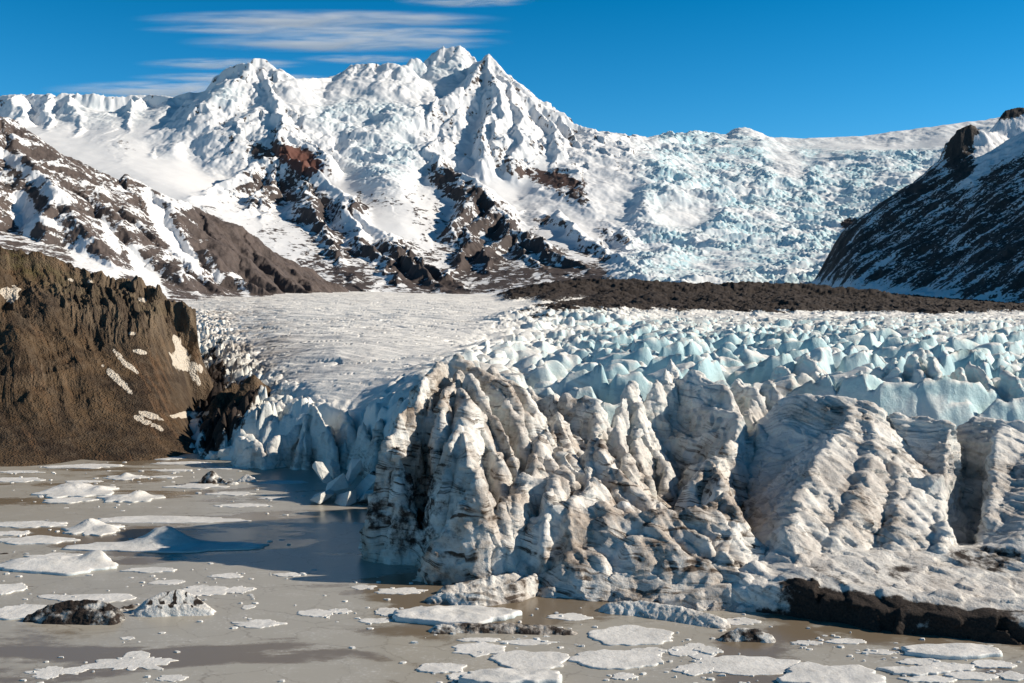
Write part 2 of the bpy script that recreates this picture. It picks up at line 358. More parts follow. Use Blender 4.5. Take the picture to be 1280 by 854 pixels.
# ---------------------------------------------------------------- mountains on both sides
def ridge_terrain(name, u0, u1, nu, y0, y1, ny, ctrl, ridges, warp, k, noise_fn, mat, attr_fn, geom=True):
    X, Y, Ug = fan(u0, u1, nu, y0, y1, ny, geom)
    B = rbf(ctrl, Ug, np.log(Y))
    s, a = warp
    wx = fbm2(X/s, Y/s, 5, 5)*a; wy = fbm2(X/s+5, Y/s, 5, 6)*a
    R = None
    for f in ridges:
        h = fin_h(X+wx, Y+wy, f); R = h if R is None else np.maximum(R, h)
    d = R-B; Z = B+np.where(d > 0, d, 0)+k*np.exp(-np.abs(d)/k)*.5
    Z = noise_fn(X, Y, Z, sst(-k, k, d), wx, wy)
    if name == 'right_mountain': Z = Z-sst(1075, 1008, Ug+wx*.3)*110
    u, v = px(X, Y, Z); gx, gy = grads(X, Y, Z)
    V = np.stack([X, Y, Z], -1).reshape(-1, 3)
    o = mesh_from(name, V, grid_quads(*X.shape), mat, attr_fn(X, Y, Z, u, v, np.hypot(gx, gy), gx, gy))
    return structure(o)

def left_mountain():
    S = lambda *p, **k: dict(p=list(p), **k)
    ctrl = [(-120,300,1100),(0,330,1100),(200,400,1100),(330,385,1100),(-120,280,1500),(0,290,1500),(150,330,1500),(250,372,1500),(350,380,1500),(0,260,1900),(100,280,1900),(200,320,1900),(300,366,1900),
            (450,375,1600),(450,370,2600),(350,380,2900),(200,340,2900),(0,300,2900),(-120,250,2900)]
    ridges = [
        S((-120,90,1750),(0,152,1850),(60,188,1900),(100,203,1950),(130,222,1980),(158,238,2020),l=(.9,0),r=(.7,0),c=3),
        S((158,226,2020),(185,238,2060),(250,264,2150),(300,292,2200),(345,318,2260),(400,350,2330),(432,371,2380),l=(.9,0),r=(.75,0),c=3),
        S((0,152,1850),(30,205,1700),(75,250,1580),(110,300,1470),(140,350,1380),l=(1.0,0),r=(.75,0),c=3),
        S((75,250,1580),(60,280,1500),(50,310,1430),l=(1.0,0),c=3),
        S((60,188,1900),(100,235,1780),(150,280,1660),(195,330,1560),(240,368,1480),l=(1.0,0),r=(.7,0),c=3),
        S((130,222,1980),(145,250,1860),(190,300,1700),(240,340,1620),(275,372,1560),l=(1.05,0),r=(.7,0),c=3),
        S((158,226,2020),(175,262,1900),(185,290,1800),l=(1.4,0),r=(.8,0),c=3),
        S((185,238,2060),(215,270,1930),(235,305,1830),(285,345,1720),(330,368,1680),l=(1.1,0),r=(.75,0),c=3),
        S((250,264,2150),(270,300,2020),(310,340,1900),(345,366,1840),l=(1.1,0),r=(.8,0),c=3),
        S((300,292,2200),(325,325,2080),(365,360,1980),(385,372,1940),l=(1.1,0),r=(.8,0),c=3),
        S((345,318,2260),(360,340,2170),(395,368,2080),l=(1.1,0),r=(.8,0),c=3),
        S((-60,230,1650),(-20,280,1500),(20,320,1380),l=(1,0),r=(.8,0),c=3),
    ]
    def noise(X, Y, Z, rid, wx, wy):
        r = fbm2(X/130, Y/130, 6, 140, .55, True); f = fbm2((X+wx)/30, (Y+wy)/75, 5, 160, .55, True)
        ter = np.sin((Z+fbm2(X/60, Y/60, 3, 9)*20)/6.5)*1.2
        return Z+(.3+.7*rid)*(r*13+f*4.5+ter)
    def attrs(X, Y, Z, u, v, sl, gx, gy):
        f = fbm2(X/28, Y/75, 5, 171); g = fbm2((X-.8*Y)/20, (X*.7+Y)/140, 4, 175)
        # old snow lies in the gullies and on the ledges of the upper slope
        ter = .5+.5*np.sin((Z+fbm2(X/60, Y/60, 3, 9)*20)/6.5+1.8)
        crest = 158+.5*u                                     # skyline height in the picture
        below = v-(150+.53*u)
        bare = sst(0, 60, u-215)*sst(55, 20, below)*.6+sst(330, 380, v)*.2
        rock = .60+.45*f+.55*g+.22*(ter-.5)+.15*(sl-.8)+bare
        sn = blobs(u, v, [(205,280,10,45,-28),(235,318,8,25,-35),(60,235,35,10,35,.5,.5),(30,265,14,28,-20,.5,.7),(120,330,34,9,30,.5,.8),(100,318,6,20,0,.5,.5),(185,345,9,36,-35,.5,.8),(215,255,30,12,12,.5,.4),(15,200,45,6,35,.5,.6),(140,300,6,22,-25,.5,.6),(60,278,24,6,20,.5,.5),(265,330,6,22,-25,.5,.5),(300,355,7,18,-35,.5,.6)])
        return dict(rock=np.clip(rock-sn, -1, 2), ice=X*0, warm=X*0)
    ridge_terrain('left_mountain', -110, 470, 700, 1150, 2900, 560, ctrl, ridges, (90, 26), 8., noise,
                  terrain_material('dark rock with old snow', sc=5, bump=1.6, rock_a=(.052,.043,.042), rock_b=(.095,.075,.068)), attrs)
left_mountain()
def wx0(a, b): return fbm2(a/120, b/120, 3, 12)*30
def right_mountain():
    S = lambda *p, **k: dict(p=list(p), **k)
    ctrl = [(960,400,2300),(1020,392,2300),(1100,382,2100),(1240,392,1900),(1500,400,1600),(960,396,3300),(1015,380,3300),(1100,372,2900),(960,390,4300),(1015,376,4300),(1100,360,4300),(1250,340,4300),(1400,320,4300),(1400,380,2300),(1280,385,2500),(1500,380,2100)]
    ridges = [
        S((1040,372,3500),(1070,350,3450),(1104,318,3420),(1142,282,3400),(1172,252,3380),(1190,230,3370),(1200,218,3360),l=(.62,0),r=(.62,0),c=4),
        S((1193,212,3370),(1196,166,3380),(1212,158,3380),(1222,163,3370),l=(2.6,0),r=(1.2,0),c=3),
        S((1200,200,3360),(1230,195,3300),(1255,182,3250),(1300,160,3200),(1400,110,3100),l=(.66,0),r=(.6,0),c=4),
        S((1245,162,3500),(1258,140,3560),(1275,136,3560),(1300,142,3560),(1400,120,3560),l=(1.4,0),r=(.5,0),c=3),
        S((1222,175,3380),(1250,165,3500),l=(.7,0),c=3),
        S((1300,160,3200),(1400,130,2950),(1500,110,2700),(1600,80,2400),l=(.68,0),r=(.4,0),c=4),
    ]
    def noise(X, Y, Z, rid, wx, wy):
        r = fbm2(X/180, Y/180, 6, 240, .55, True); f = fbm2((X+wx)/30, (Y+wy)/60, 5, 260, .55, True)
        ter = np.abs(np.sin((Z-.18*X+fbm2(X/90, Y/90, 3, 9)*34)/13))*5
        return Z+(.25+.75*rid)*(r*9+f*4+ter*.8)
    def attrs(X, Y, Z, u, v, sl, gx, gy):
        g = fbm2((X+wx0(X, Y))/150, (Y+wx0(Y, X)*.6)/34, 6, 275, .6)
        f = fbm2(X/60, Y/60, 4, 271)
        rock = .64+.85*g+.35*f+.12*(sl-.8)
        top = blobs(u, v, [(1250,178,70,22,-20,.5,.9),(1215,215,30,14,-40,.5,.5)])
        foot = sst(-22, 0, (v-(362+(u-1030)*.09)))*sst(1290, 1180, u)*.62
        rock = rock-top-foot+blobs(u, v, [(1203,190,18,34,5,.5,.9),(1262,140,18,6,-10,.5,.7)])
        return dict(rock=np.clip(rock, -1, 2), ice=X*0, warm=X*0)
    ridge_terrain('right_mountain', 985, 1560, 700, 1950, 4300, 520, ctrl, ridges, (130, 30), 12., noise,
                  terrain_material('black layered rock with wind-blown snow', sc=4, bump=2.2, rock_a=(.03,.027,.027), rock_b=(.06,.05,.045)), attrs)
right_mountain()
print('sides', time.time()-T0)

# ---------------------------------------------------------------- brown hillside by the lake
def hill_material():
    n = NT('brown scree and cliff')
    x, y, z = n.sep()
    a = n.noise(.35, detail=9, rough=.65); b = n.noise(.07, detail=5, rough=.6)
    streak = n.noise(1.0, n.comb(n.math('MULTIPLY', n.math('ADD', n.math('MULTIPLY', x, .8), n.math('MULTIPLY', y, .6)), .38), n.math('MULTIPLY', y, .04), n.math('MULTIPLY', z, .05)), detail=7, rough=.6)
    stone = n.voro(2.2)
    c = n.mix(n.ramp(b, .35, .65), (.032,.021,.014), (.105,.068,.038))
    c = n.mix(n.math('MULTIPLY', n.ramp(streak, .52, .68), .65), c, (.17,.097,.052))
    c = n.mix(n.math('MULTIPLY', n.ramp(streak, .46, .34), .6), c, (.045,.032,.024))
    c = n.mix(n.math('MULTIPLY', n.attr('moss'), n.ramp(a, .4, .6)), c, (.075,.062,.018))
    c = n.mix(n.math('MULTIPLY', n.attr('cliff'), .75), c, n.mix(n.ramp(streak, .4, .6), (.075,.055,.04), (.19,.145,.10)))
    c = n.mix(n.math('MULTIPLY', n.ramp(a, .42, .7), .35), c, (.16,.125,.09))
    sn = n.ramp(n.math('ADD', n.attr('snow'), n.math('MULTIPLY', n.math('SUBTRACT', a, .5), .45)), .43, .57)
    c = n.mix(sn, c, (.62,.55,.46))
    h = n.math('ADD', a, n.math('MULTIPLY', stone, .25))
    return n.done(c, .9, n.bump(h, 1.6), .2)
def hillside():
    S = lambda *p, **k: dict(p=list(p), **k)
    X, Y, Ug = fan(-120, 345, 900, 165, 420, 620)
    wx = fbm2(X/22, Y/22, 5, 305)*5; wy = fbm2(X/22+5, Y/22, 5, 306)*5
    ctrl = [(-120,640,170),(0,625,185),(150,625,195),(300,600,200),(-120,600,205),(0,588,208),(100,577,219),(230,572,226),(345,585,212),
            (-120,480,245),(0,500,240),(100,500,246),(200,520,244),(250,552,240),(-120,400,270),(0,420,265),(100,430,268),(180,450,268),(222,500,262),(252,566,248),(300,600,240),
            (60,395,272),(140,405,280),(200,415,285),(232,452,290),(258,545,280),(330,590,270),(-60,350,285),
            (-120,285,310),(0,325,312),(60,336,318),(140,366,322),(175,380,322),(215,394,320),(238,404,318),(247,500,315),(300,565,315),(345,570,315),
            (-120,300,420),(0,365,420),(100,385,420),(200,405,420),(245,500,420),(300,550,420),(345,550,420)]
    Z = rbf(ctrl, Ug+wx*2, np.log(Y+wy*.6))
    ridges = [S((-120,275,300),(0,320,300),(30,330,302),(55,326,303),(80,336,305),(120,362,306),(150,362,307),(170,378,307),(190,374,306),(205,388,305),l=(2.4,0),r=(1.5,0),c=1.5),
              S((212,392,303),(226,386,302),(238,396,301),(244,418,299),l=(2.6,0),r=(2.4,0),c=1.2),
              S((120,348,306),(118,390,288),(105,420,276),l=(2.2,0),r=(1.6,0),c=1.5), S((62,345,300),(55,375,285),(45,410,270),l=(1.8,0),r=(1.5,0),c=1.5),
              S((170,362,307),(172,400,290),(160,425,282),l=(2.2,0),r=(1.6,0),c=1.5), S((205,372,305),(205,400,296),(200,425,288),l=(2.4,0),r=(2,0),c=1.5),
              S((242,395,300),(243,430,294),(240,455,288),l=(2.4,0),r=(2.2,0),c=1.2),
              S((-20,330,290),(-30,400,262),(-40,460,245),l=(1.2,0),c=2), S((10,400,262),(25,470,244),(50,530,232),l=(.95,0),r=(.9,0),c=2), S((90,440,262),(120,500,246),(150,540,236),l=(.9,0),r=(.85,0),c=2),
              S((262,545,254),(275,500,262),(300,478,270),l=(1.0,0),c=1.5), S((305,560,242),(300,520,250),(318,488,262),l=(1.0,0),c=1.5)]
    R = None
    for f in ridges:
        h = fin_h(X+wx, Y+wy, f); R = h if R is None else np.maximum(R, h)
    d = R-Z; k = 1.5; Z = Z+np.where(d > 0, d, 0)+k*np.exp(-np.abs(d)/k)*.5
    cap = np.interp(Ug+wx*.8, [238, 247, 256, 272, 300, 335], [60, 21, 13, 7, 2, -3]); Z = np.where(Y > 252, np.minimum(Z, cap+sst(275, 252, Y)*40), Z)
    u, v = px(X, Y, Z)
    gul = fbm2((.8*X+.6*Y+wx*.8)/6.5, (.6*X-.8*Y+wy)/70, 5, 341, .55, True); r = fbm2(X/28, Y/28, 6, 340, .5, True); f = fbm2(X/3.5, Y/3.5, 5, 350)
    up = sst(0, 12, Z)
    smooth = blob(u, v, 180, 500, 70, 60)
    face = blobs(u, v, [(150,392,95,42,15),(60,390,50,34,10,.5,.3),(232,400,16,40,0)])
    col_ = fbm2((X+.5*Y+wx*.6)/4.2, Z/16, 5, 345, .55, True)
    Z = Z+face*(col_*1.9+fbm2(X/1.6, Z/2.5, 4, 346)*.5)
    Z = Z+up*(r*3.4*(1-.6*smooth)+gul*1.5*(1-.7*smooth)+f*.35)
    gx, gy = grads(X, Y, Z); sl = np.hypot(gx, gy)
    u, v = px(X, Y, Z)
    nz = fbm2(X/4, Y/4, 4, 388)*.25
    snow = blobs(u, v, [(14,368,12,12,20),(148,475,5,24,-48),(150,447,4,13,-40),(165,460,3,12,-50),(176,440,9,3,10),(225,448,12,17,-20),(235,458,25,7,15),(222,428,5,10,-20),(243,470,14,5,60),(184,528,24,4,28),(188,520,16,4,18),(238,518,24,4.5,-5),(165,417,5,2,0),(88,350,5,2,10),(178,375,6,2.5,20),(112,352,5,2,0)])
    snow = snow*1.0+(nz*2.2+fbm2(X/1.8, Y/5, 4, 389)*.9)*sst(0,.3,snow)-.12
    cliff = np.maximum(sst(1.0, 1.9, sl)*.6, face)
    moss = blobs(u, v, [(60,345,70,14,25),(120,365,60,9,10),(30,330,40,10,20),(190,385,30,8,10)])
    V = np.stack([X, Y, Z], -1).reshape(-1, 3)
    structure(mesh_from('hillside', V, grid_quads(*X.shape), hill_material(), dict(snow=snow, cliff=cliff, moss=moss)))
hillside()

# ---------------------------------------------------------------- the glacier behind its broken front
def ice_material(name, rng=1.0, bump=.45, alb=1.0):
    n = NT(name)
    x, y, z = n.sep()
    dirt = n.attr('dirt'); blue = n.attr('blue'); rock = n.attr('rock')
    a = n.noise(.9/rng, detail=9, rough=.68); b = n.noise(.16/rng, detail=5, rough=.6); c_ = n.noise(5.0/rng, detail=5, rough=.7)
    # thin ash layers frozen into the ice, tilted and folded
    w = n.noise(.06/rng, detail=3); w2 = n.noise(.25/rng, detail=4)
    tilt = n.math('ADD', n.math('MULTIPLY', x, .20), n.math('ADD', z, n.math('ADD', n.math('MULTIPLY', w, 8.*rng), n.math('MULTIPLY', w2, .9*rng))))
    lay = n.noise(1.0, n.comb(n.math('MULTIPLY', tilt, 1.5/rng), n.math('MULTIPLY', x, .05/rng), n.math('MULTIPLY', y, .05/rng)), detail=4, rough=.75)
    base = n.mix(n.ramp(b, .3, .7), (.80*alb,.78*alb,.74*alb), (.70*alb,.69*alb,.67*alb))
    base = n.mix(n.math('MULTIPLY', blue, n.ramp(b, .15, .5)), base, (.40,.585,.63))
    dl = n.math('ADD', n.math('MULTIPLY', n.ramp(lay, .49, .60), n.ramp(n.noise(.45/rng, detail=4), .38, .58)), n.math('MULTIPLY', n.ramp(n.math('MULTIPLY', n.math('ADD', a, b), .5), .5, .62), .6))
    dm = n.math('MULTIPLY', dl, dirt, clamp=True)
    col = n.mix(n.math('MULTIPLY', n.math('MULTIPLY', dirt, n.ramp(b, .36, .60)), .6, clamp=True), base, (.34,.24,.16))
    col = n.mix(dm, col, (.075,.052,.037))
    rk = n.ramp(n.math('ADD', rock, n.math('MULTIPLY', n.math('SUBTRACT', a, .5), 1.1)), .44 if rng > 1 else .36, .55 if rng > 1 else .66)
    rc = n.mix(n.ramp(c_, .35, .65), (.014,.011,.010), (.044,.031,.025))
    col = n.mix(rk, col, rc)
    h = n.math('ADD', n.math('MULTIPLY', a, .8), n.math('ADD', n.math('MULTIPLY', c_, .18), n.math('MULTIPLY', n.math('MULTIPLY', lay, dirt), .5)))
    return n.done(col, n.lin(rk, 0, 1, .62, .9), n.bump(h, bump*rng), .3)
def serac_field(X, Y, cell, seed, wamp, aniso=1.0, tilt=.35):
    wx = fbm2(X/(cell*2.2), Y/(cell*2.2), 4, seed)*cell*wamp; wy = fbm2(X/(cell*2.2)+9, Y/(cell*2.2), 4, seed+3)*cell*wamp
    f1, f2, cid, ox, oy = worley2((X+wx)/cell, (Y+wy)/(cell*aniso), seed)
    e = f2-f1
    top = .45+.55*cid+(-ox*(cid-.25)-oy*(.6-cid))*tilt*2
    return sst(0, .30, e)*top, e, cid
def glacier():
    X, Y, Ug = fan(215, 1375, 1250, 128, 3000, 1050)
    ctrl = [(215,620,175),(300,605,180),(400,605,180),(480,590,165),(215,600,215),(250,592,225),(300,582,207),(345,575,205),(400,575,203),(450,555,195),(300,545,222),(345,535,215),(380,522,215),(420,530,208),(470,540,190),(520,500,185),
            (270,530,250),(300,520,250),(340,500,250),(400,478,250),(470,470,245),(420,490,235),(380,490,240),(470,500,215),(520,465,215),(262,500,300),(300,480,300),(340,460,300),(420,440,300),(500,440,300),(600,448,280),
            (252,460,400),(290,440,400),(350,425,400),(450,420,400),(600,430,400),(245,420,560),(300,408,560),(400,402,560),(550,405,560),(700,415,560),(235,388,900),(300,386,900),(450,388,900),(600,394,900),(800,400,900),(1000,400,900),(1280,400,900),(1400,400,900),
            (230,372,1700),(350,370,1700),(500,371,1700),(620,378,1700),(240,367,2900),(400,364,2900),(600,370,2600),(700,375,1700),(800,386,1500),(1000,390,1500),(1250,394,1500),(1400,396,1500),(800,365,2600),(1000,365,2600),(1400,385,2600),
            (560,500,150),(650,520,140),(700,525,140),(800,520,140),(900,530,140),(1000,540,130),(1100,560,128),(1280,590,120),(1400,600,120),
            (620,490,180),(700,502,175),(800,492,180),(900,478,175),(1000,480,175),(1100,492,170),(1200,500,165),(1350,505,160),
            (620,462,225),(700,474,225),(800,464,235),(900,455,230),(1000,455,230),(1100,462,220),(1250,470,215),(1375,475,210),(700,432,350),(850,430,350),(1000,430,350),(1150,432,340),(1375,435,340),(800,412,600),(1000,410,600),(1200,410,600),(1375,412,600)]
    Z = rbf(ctrl, Ug, np.log(Y), .0)
    u, v = px(X, Y, Z)
    # where the ice is broken: right half, and the left flank down to the lake
    right = sst(-40, 60, u-(650-(v-400)*2.0))*sst(391, 405, v)
    left = sst(-10, 50, v-(395+(u-245)*.62))*sst(215, 250, u)*(1-sst(500, 620, u))
    lat = sst(60, 0, u-(250+(v-395)*.55))*sst(385, 396, v)
    s1, e1, c1 = serac_field(X, Y, 13, 3, .6, .7, .5); s2, e2, c2 = serac_field(X, Y, 9, 9, .5, .8, .5); s3, _, _ = serac_field(X, Y, 55, 15, .5, .55, .4)
    s5, _, _ = serac_field(X, Y, 60, 25, .5, .3, .5); s4, _, _ = serac_field(X, Y, 4.2, 19, .5, 1.0, .5)
    far = sst(250, 900, Y)
    und = fbm2(X/60, Y/60, 5, 400)
    Z = Z+right*((1-far)*(s1*3.2+s2*1.5+s3*4)+far*(s3*5.5+s1*2.6+s5*5)+fbm2(X/9, Y/9, 4, 41)*.8-5.2-far*1.6)
    q = Y/21.+fbm2(X/60, Y/45, 4, 47)*2.2; q = q-np.floor(q)
    Z = Z+right*(1-far)*(sst(0, .14, q)*(1-q)*6.6-2.4)*sst(600, 760, u)
    Z = Z+left*(s1*2.6+s2*2.6+s4*1.7+fbm2(X/5, Y/5, 4, 42)*.8-3.8)+lat*(s2*2.5+s4*1.5-1)
    cr, ec, cc = serac_field((X+.55*Y), Y, 26, 51, .5, .3, .1)
    Z = Z+(1-right)*(1-left)*(und*2.2+far*2.0*fbm2(X/130, Y/260, 4, 410)+(sst(0,.12,ec)-1)*1.2*sst(.6,.8,cc)+fbm2(X/9, Y/22, 4, 43)*.3+fbm2((.75*X+.66*Y)/14, (.66*X-.75*Y)/130, 5, 48, .55, True)*1.1*(1+far))
    yf = np.interp(Ug, [215, 300, 345, 400, 450, 480, 520, 600, 700, 900, 1000, 1100, 1400], [224, 216, 216, 214, 206, 190, 163, 158, 166, 170, 166, 158, 155])
    Z = np.minimum(Z, (Y-yf)*1.6-2+fbm2(X/6, Y/6, 3, 44)*2)
    # debris-covered medial ridge
    S = lambda *p, **k: dict(p=list(p), **k)
    wx = fbm2(X/110, Y/110, 4, 5)*30; wy = fbm2(X/110+5, Y/110, 4, 6)*30
    R = None
    for f in [S((618,384,1500),(650,373,1700),(685,359,1900),(725,353,2050),(800,354,2100),(870,358,2100),(950,357,2150),(1010,359,2150),(1080,366,2050),(1150,377,2000),(1220,384,1900),(1300,391,1850),l=(.22,0),r=(.22,0),c=14),
              S((700,366,1800),(680,385,1350),(640,398,1150),l=(.16,0),c=5),S((760,368,1800),(740,385,1350),(700,398,1100),l=(.16,0),c=5),S((820,370,1800),(800,385,1400),(790,394,1200),l=(.16,0),c=5),
              S((1000,372,1850),(980,382,1500),l=(.18,0),c=8),S((1130,382,1750),(1100,388,1500),l=(.18,0),c=8),S((900,372,1750),(890,384,1500),l=(.18,0),c=8)]:
        h = fin_h(X+wx, Y+wy, f); R = h if R is None else np.maximum(R, h)
    d = R-Z
    Z = Z+np.where(d > 0, d, 0)
    mor = np.maximum(np.maximum(sst(-6, 10, d), .95*blob(u, v+fbm2(X/50, Y/80, 4, 79)*8, 735, 393, 115, 15, -7)), sst(398, 390, v+fbm2(X/70, Y/70, 4, 78)*9)*sst(740, 860, u)*sst(600, 900, Y))
    Z = Z+mor*(fbm2(X/45, Y/45, 6, 421, .55, True)*11+fbm2(X/14, Y/14, 4, 423)*3.0)
    u, v = px(X, Y, Z)
    gx, gy = grads(X, Y, Z); sl = np.hypot(gx, gy)
    edge = sst(396, 382, v-(sst(900, 640, u)*-6)+fbm2(X/50, Y/50, 4, 77)*10)
    strip = fbm2((X+.62*(Y-1500))/13, (X-Y)/400, 4, 433)
    rock = mor*(.30+.75*edge+.9*strip*(1-edge))+blobs(u, v, [(1000,378,260,9,1,.5,.3),(1150,388,90,5,2,.5,.3)])*sst(1000,1300,Y)
    rock += lat*.28+fbm2(X/20, Y/60, 4, 81)*.5*lat+.35*blobs(u, v, [(285,520,22,45,35),(262,480,20,50,5),(300,500,40,14,-50)])
    rock -= .15*(1-mor)*(1-lat)
    dirt = .03+.25*sst(.1, .6, fbm2(X/40, Y/110, 4, 91))+.5*blobs(u, v, [(600,500,90,50),(720,520,90,40),(300,450,70,80),(960,480,60,25)])
    blue = right*(.06+.94*sst(.55, 1.8, sl))+left*.6*sst(.6, 1.6, sl)
    blue *= (1-.5*sst(120,0,u-640))
    V = np.stack([X, Y, Z], -1).reshape(-1, 3)
    structure(mesh_from('glacier', V, grid_quads(*X.shape), ice_material('weathered glacier ice', 3.0, bump=.2, alb=1.08), dict(rock=np.clip(rock, -1, 2), dirt=np.clip(dirt, 0, 1), blue=np.clip(blue, 0, 1))))
glacier()
print('glacier', time.time()-T0)
# ---------------------------------------------------------------- the broken ice front, each tower its own body
import openvdb
def S(*p, **k): return dict(p=list(p), **k)
def chips(p, seed):                              # flat fracture faces: each cell of the ice is cut by its own plane
    pi = np.floor(p).astype(np.int64); best = np.full(len(p), 9.); out = np.zeros(len(p))
    for dx in (-1, 0, 1):
        for dy in (-1, 0, 1):
            for dz in (-1, 0, 1):
                h = _perm[_perm[_perm[(pi[:, 0]+dx+seed*7) & 255]+((pi[:, 1]+dy) & 255)]+((pi[:, 2]+dz) & 255)]
                g = _g3[h]; c = pi+np.array([dx, dy, dz])+.5+.42*_g3[(h+91) & 255]-p
                d = np.einsum('ij,ij->i', c, c); m = d < best
                best = np.where(m, d, best); out = np.where(m, -np.einsum('ij,ij->i', c, g)+(h/255.-.5)*.5, out)
    return out
def vol(name, fins, mat, attr_fn, cuts=(), front=None, vox=.22, amp=1.0, warp=.75, base=-1.5, pad=4.0, k=.35, seed=0, strata=1.0, flute=1.0, det=1.0, detail_fn=None):
    pts = np.array([P(*q) for f in fins for q in f['p']])
    # how far each body reaches: down its own slopes to the base
    reach = []
    for f in fins:
        for q in f['p']:
            p = P(*q)
            rr = []
            for s, qq in (f.get('l', (1, 0)), f.get('r', f.get('l', (1, 0)))):
                drop = max(p[2]-base, .5); c = f.get('c', .5)
                rr.append(((drop/s if qq == 0 else (-s+math.sqrt(s*s+4*qq*drop))/(2*qq)))+c+.5)
            reach.append((p[0]-rr[0], p[0]+rr[1], p[1]-max(rr), p[1]+max(rr)))
    reach = np.array(reach)
    x0, x1 = reach[:, 0].min()-pad*.3, reach[:, 1].max()+pad*.3
    y0, y1 = reach[:, 2].min()-pad*.3, min(reach[:, 3].max(), pts[:, 1].max()+7)
    if front is not None: y0 = max(y0, front['y0'])
    if 'xmax' in (front or {}): x1 = min(x1, front['xmax'])
    if 'xmin' in (front or {}): x0 = max(x0, front['xmin'])
    xs = np.arange(x0, x1, vox); ys = np.arange(y0, y1, vox); z1 = pts[:, 2].max()+1.5
    zs = np.arange(base, z1, vox)
    X, Y = np.meshgrid(xs, ys, indexing='ij')
    wx = fbm2(X/11, Y/11, 3, 500+seed, .4)*1.5*warp; wy = fbm2(X/11+4, Y/11, 3, 510+seed, .4)*1.5*warp
    h = None
    for f in fins:
        g = fin_h(X+wx, Y+wy, dict(f, c=f.get('c', .5)*.3))
        if h is None: h = g
        else:
            d = h-g; h = np.maximum(h, g)+k*.5*np.exp(-np.abs(d)/k)
    for f in cuts:
        g = None
        q = [P(*a) for a in f['p']]
        for a, b in zip(q[:-1], q[1:]):
            dx, dy = b[0]-a[0], b[1]-a[1]; t = np.clip(((X+wx*.7-a[0])*dx+(Y+wy*.7-a[1])*dy)/(dx*dx+dy*dy), 0, 1)
            d = np.hypot(X+wx*.7-a[0]-t*dx, Y+wy*.7-a[1]-t*dy)
            c = a[2]+t*(b[2]-a[2])+np.maximum(d-f.get('w', .3), 0)*f.get('s', 6)
            g = c if g is None else np.minimum(g, c)
        h = np.minimum(h, g)
    if front is not None and 'line' in front:
        fu, fy = np.array(front['line']).T
        fx = (fu-U0)/F*fy
        yt = np.interp(X+wx*.6, fx, fy)+wy*.8+n2(X/4., X*0+.5, 77)*.6
        h = np.minimum(h, (Y-yt)*front.get('s', 3.0)-.3)
    if amp > .8:                                              # blades and flutes slanting down toward the water
        up = sst(.5, 4.0, h)
        q1 = .86*X+.5*Y+wx*1.5; q2 = .5*X-.86*Y+wy*2
        h = h+flute*up*((1-3.2*np.abs(n2(q1/3.4, q2/15., 44+seed)))*1.1+(1-2.6*np.abs(n2(q1/1.25, q2/7., 45+seed)))*.42)
    h = h+fbm2(X/3.2, Y/3.2, 4, 530+seed)*.12*amp
    h = h+detail_fn(X, Y) if detail_fn else h
    gx, gy = np.gradient(h, vox); n = np.sqrt(1+gx*gx+gy*gy)
    n = np.minimum(n, 8)
    f3 = (zs[None, None, :]-h[:, :, None])/n[:, :, None]
    f3 = np.clip(f3, -3*vox, 3*vox).astype(np.float32)
    f3[:, :, 0] = 3*vox; f3[0] = f3[-1] = 3*vox; f3[:, 0] = f3[:, -1] = 3*vox
    g = openvdb.FloatGrid(3*vox); g.copyFromArray(f3)
    v, q = g.convertToQuads(isovalue=0.0)
    v = np.array(v, np.float64)*vox+np.array([x0, y0, base]); q = np.array(q)
    if len(q) == 0: raise RuntimeError(name)
    nn = vnormals(v, q)
    c = (v[:, 2]-np.interp(0, [0, 1], [0, 1]))
    if np.mean(nn[v[:, 2] > v[:, 2].mean(), 2]) < 0: q = q[:, ::-1]; nn = -nn
    for it in range(2):                                        # round melt forms, then hollows, flutes and strata
        pass
    x, y, z = v.T
    c3 = np.stack([x/2.6, y/2.6, z/4.2], 1)+.25*np.stack([n3(x/3, y/3, z/3, 1), n3(x/3, y/3, z/3, 2), n3(x/3, y/3, z/3, 3)], 1)
    c3 = c3/det
    d = chips(c3, seed)*.75*det+fbm3(x/1.2/det, y/1.2/det, z/1.6/det, 4, 570+seed, .55, True)*.10
    wv = n3(x/16, y/16, z/16, 580)*6+n3(x/4, y/4, z/4, 581)*.9
    lay = z+.20*x+wv
    d = d+strata*((1-2*np.abs(n2(lay*.75, x*.03+y*.03, 590)))*.16+(1-2*np.abs(n2(lay*2.2, x*.05+y*.05, 591)))*.09)
    side = 1-np.abs(nn[:, 2])
    flute = (1-2*np.abs(n3(x/1.1, y/1.1, z/9, 592+seed)))
    d = d+side*flute*.22
    nn2 = nn.copy(); nn2[:, 2] *= .6
    v = v+nn2*(d*amp*(.55+.5*side))[:, None]
    nn = vnormals(v, q)
    u_, v_ = px(v[:, 0], v[:, 1], v[:, 2])
    o = mesh_from(name, v, q, mat, attr_fn(v, nn, u_, v_))
    return o
ICE = ice_material('ash-streaked ice', 1.0, alb=.97)
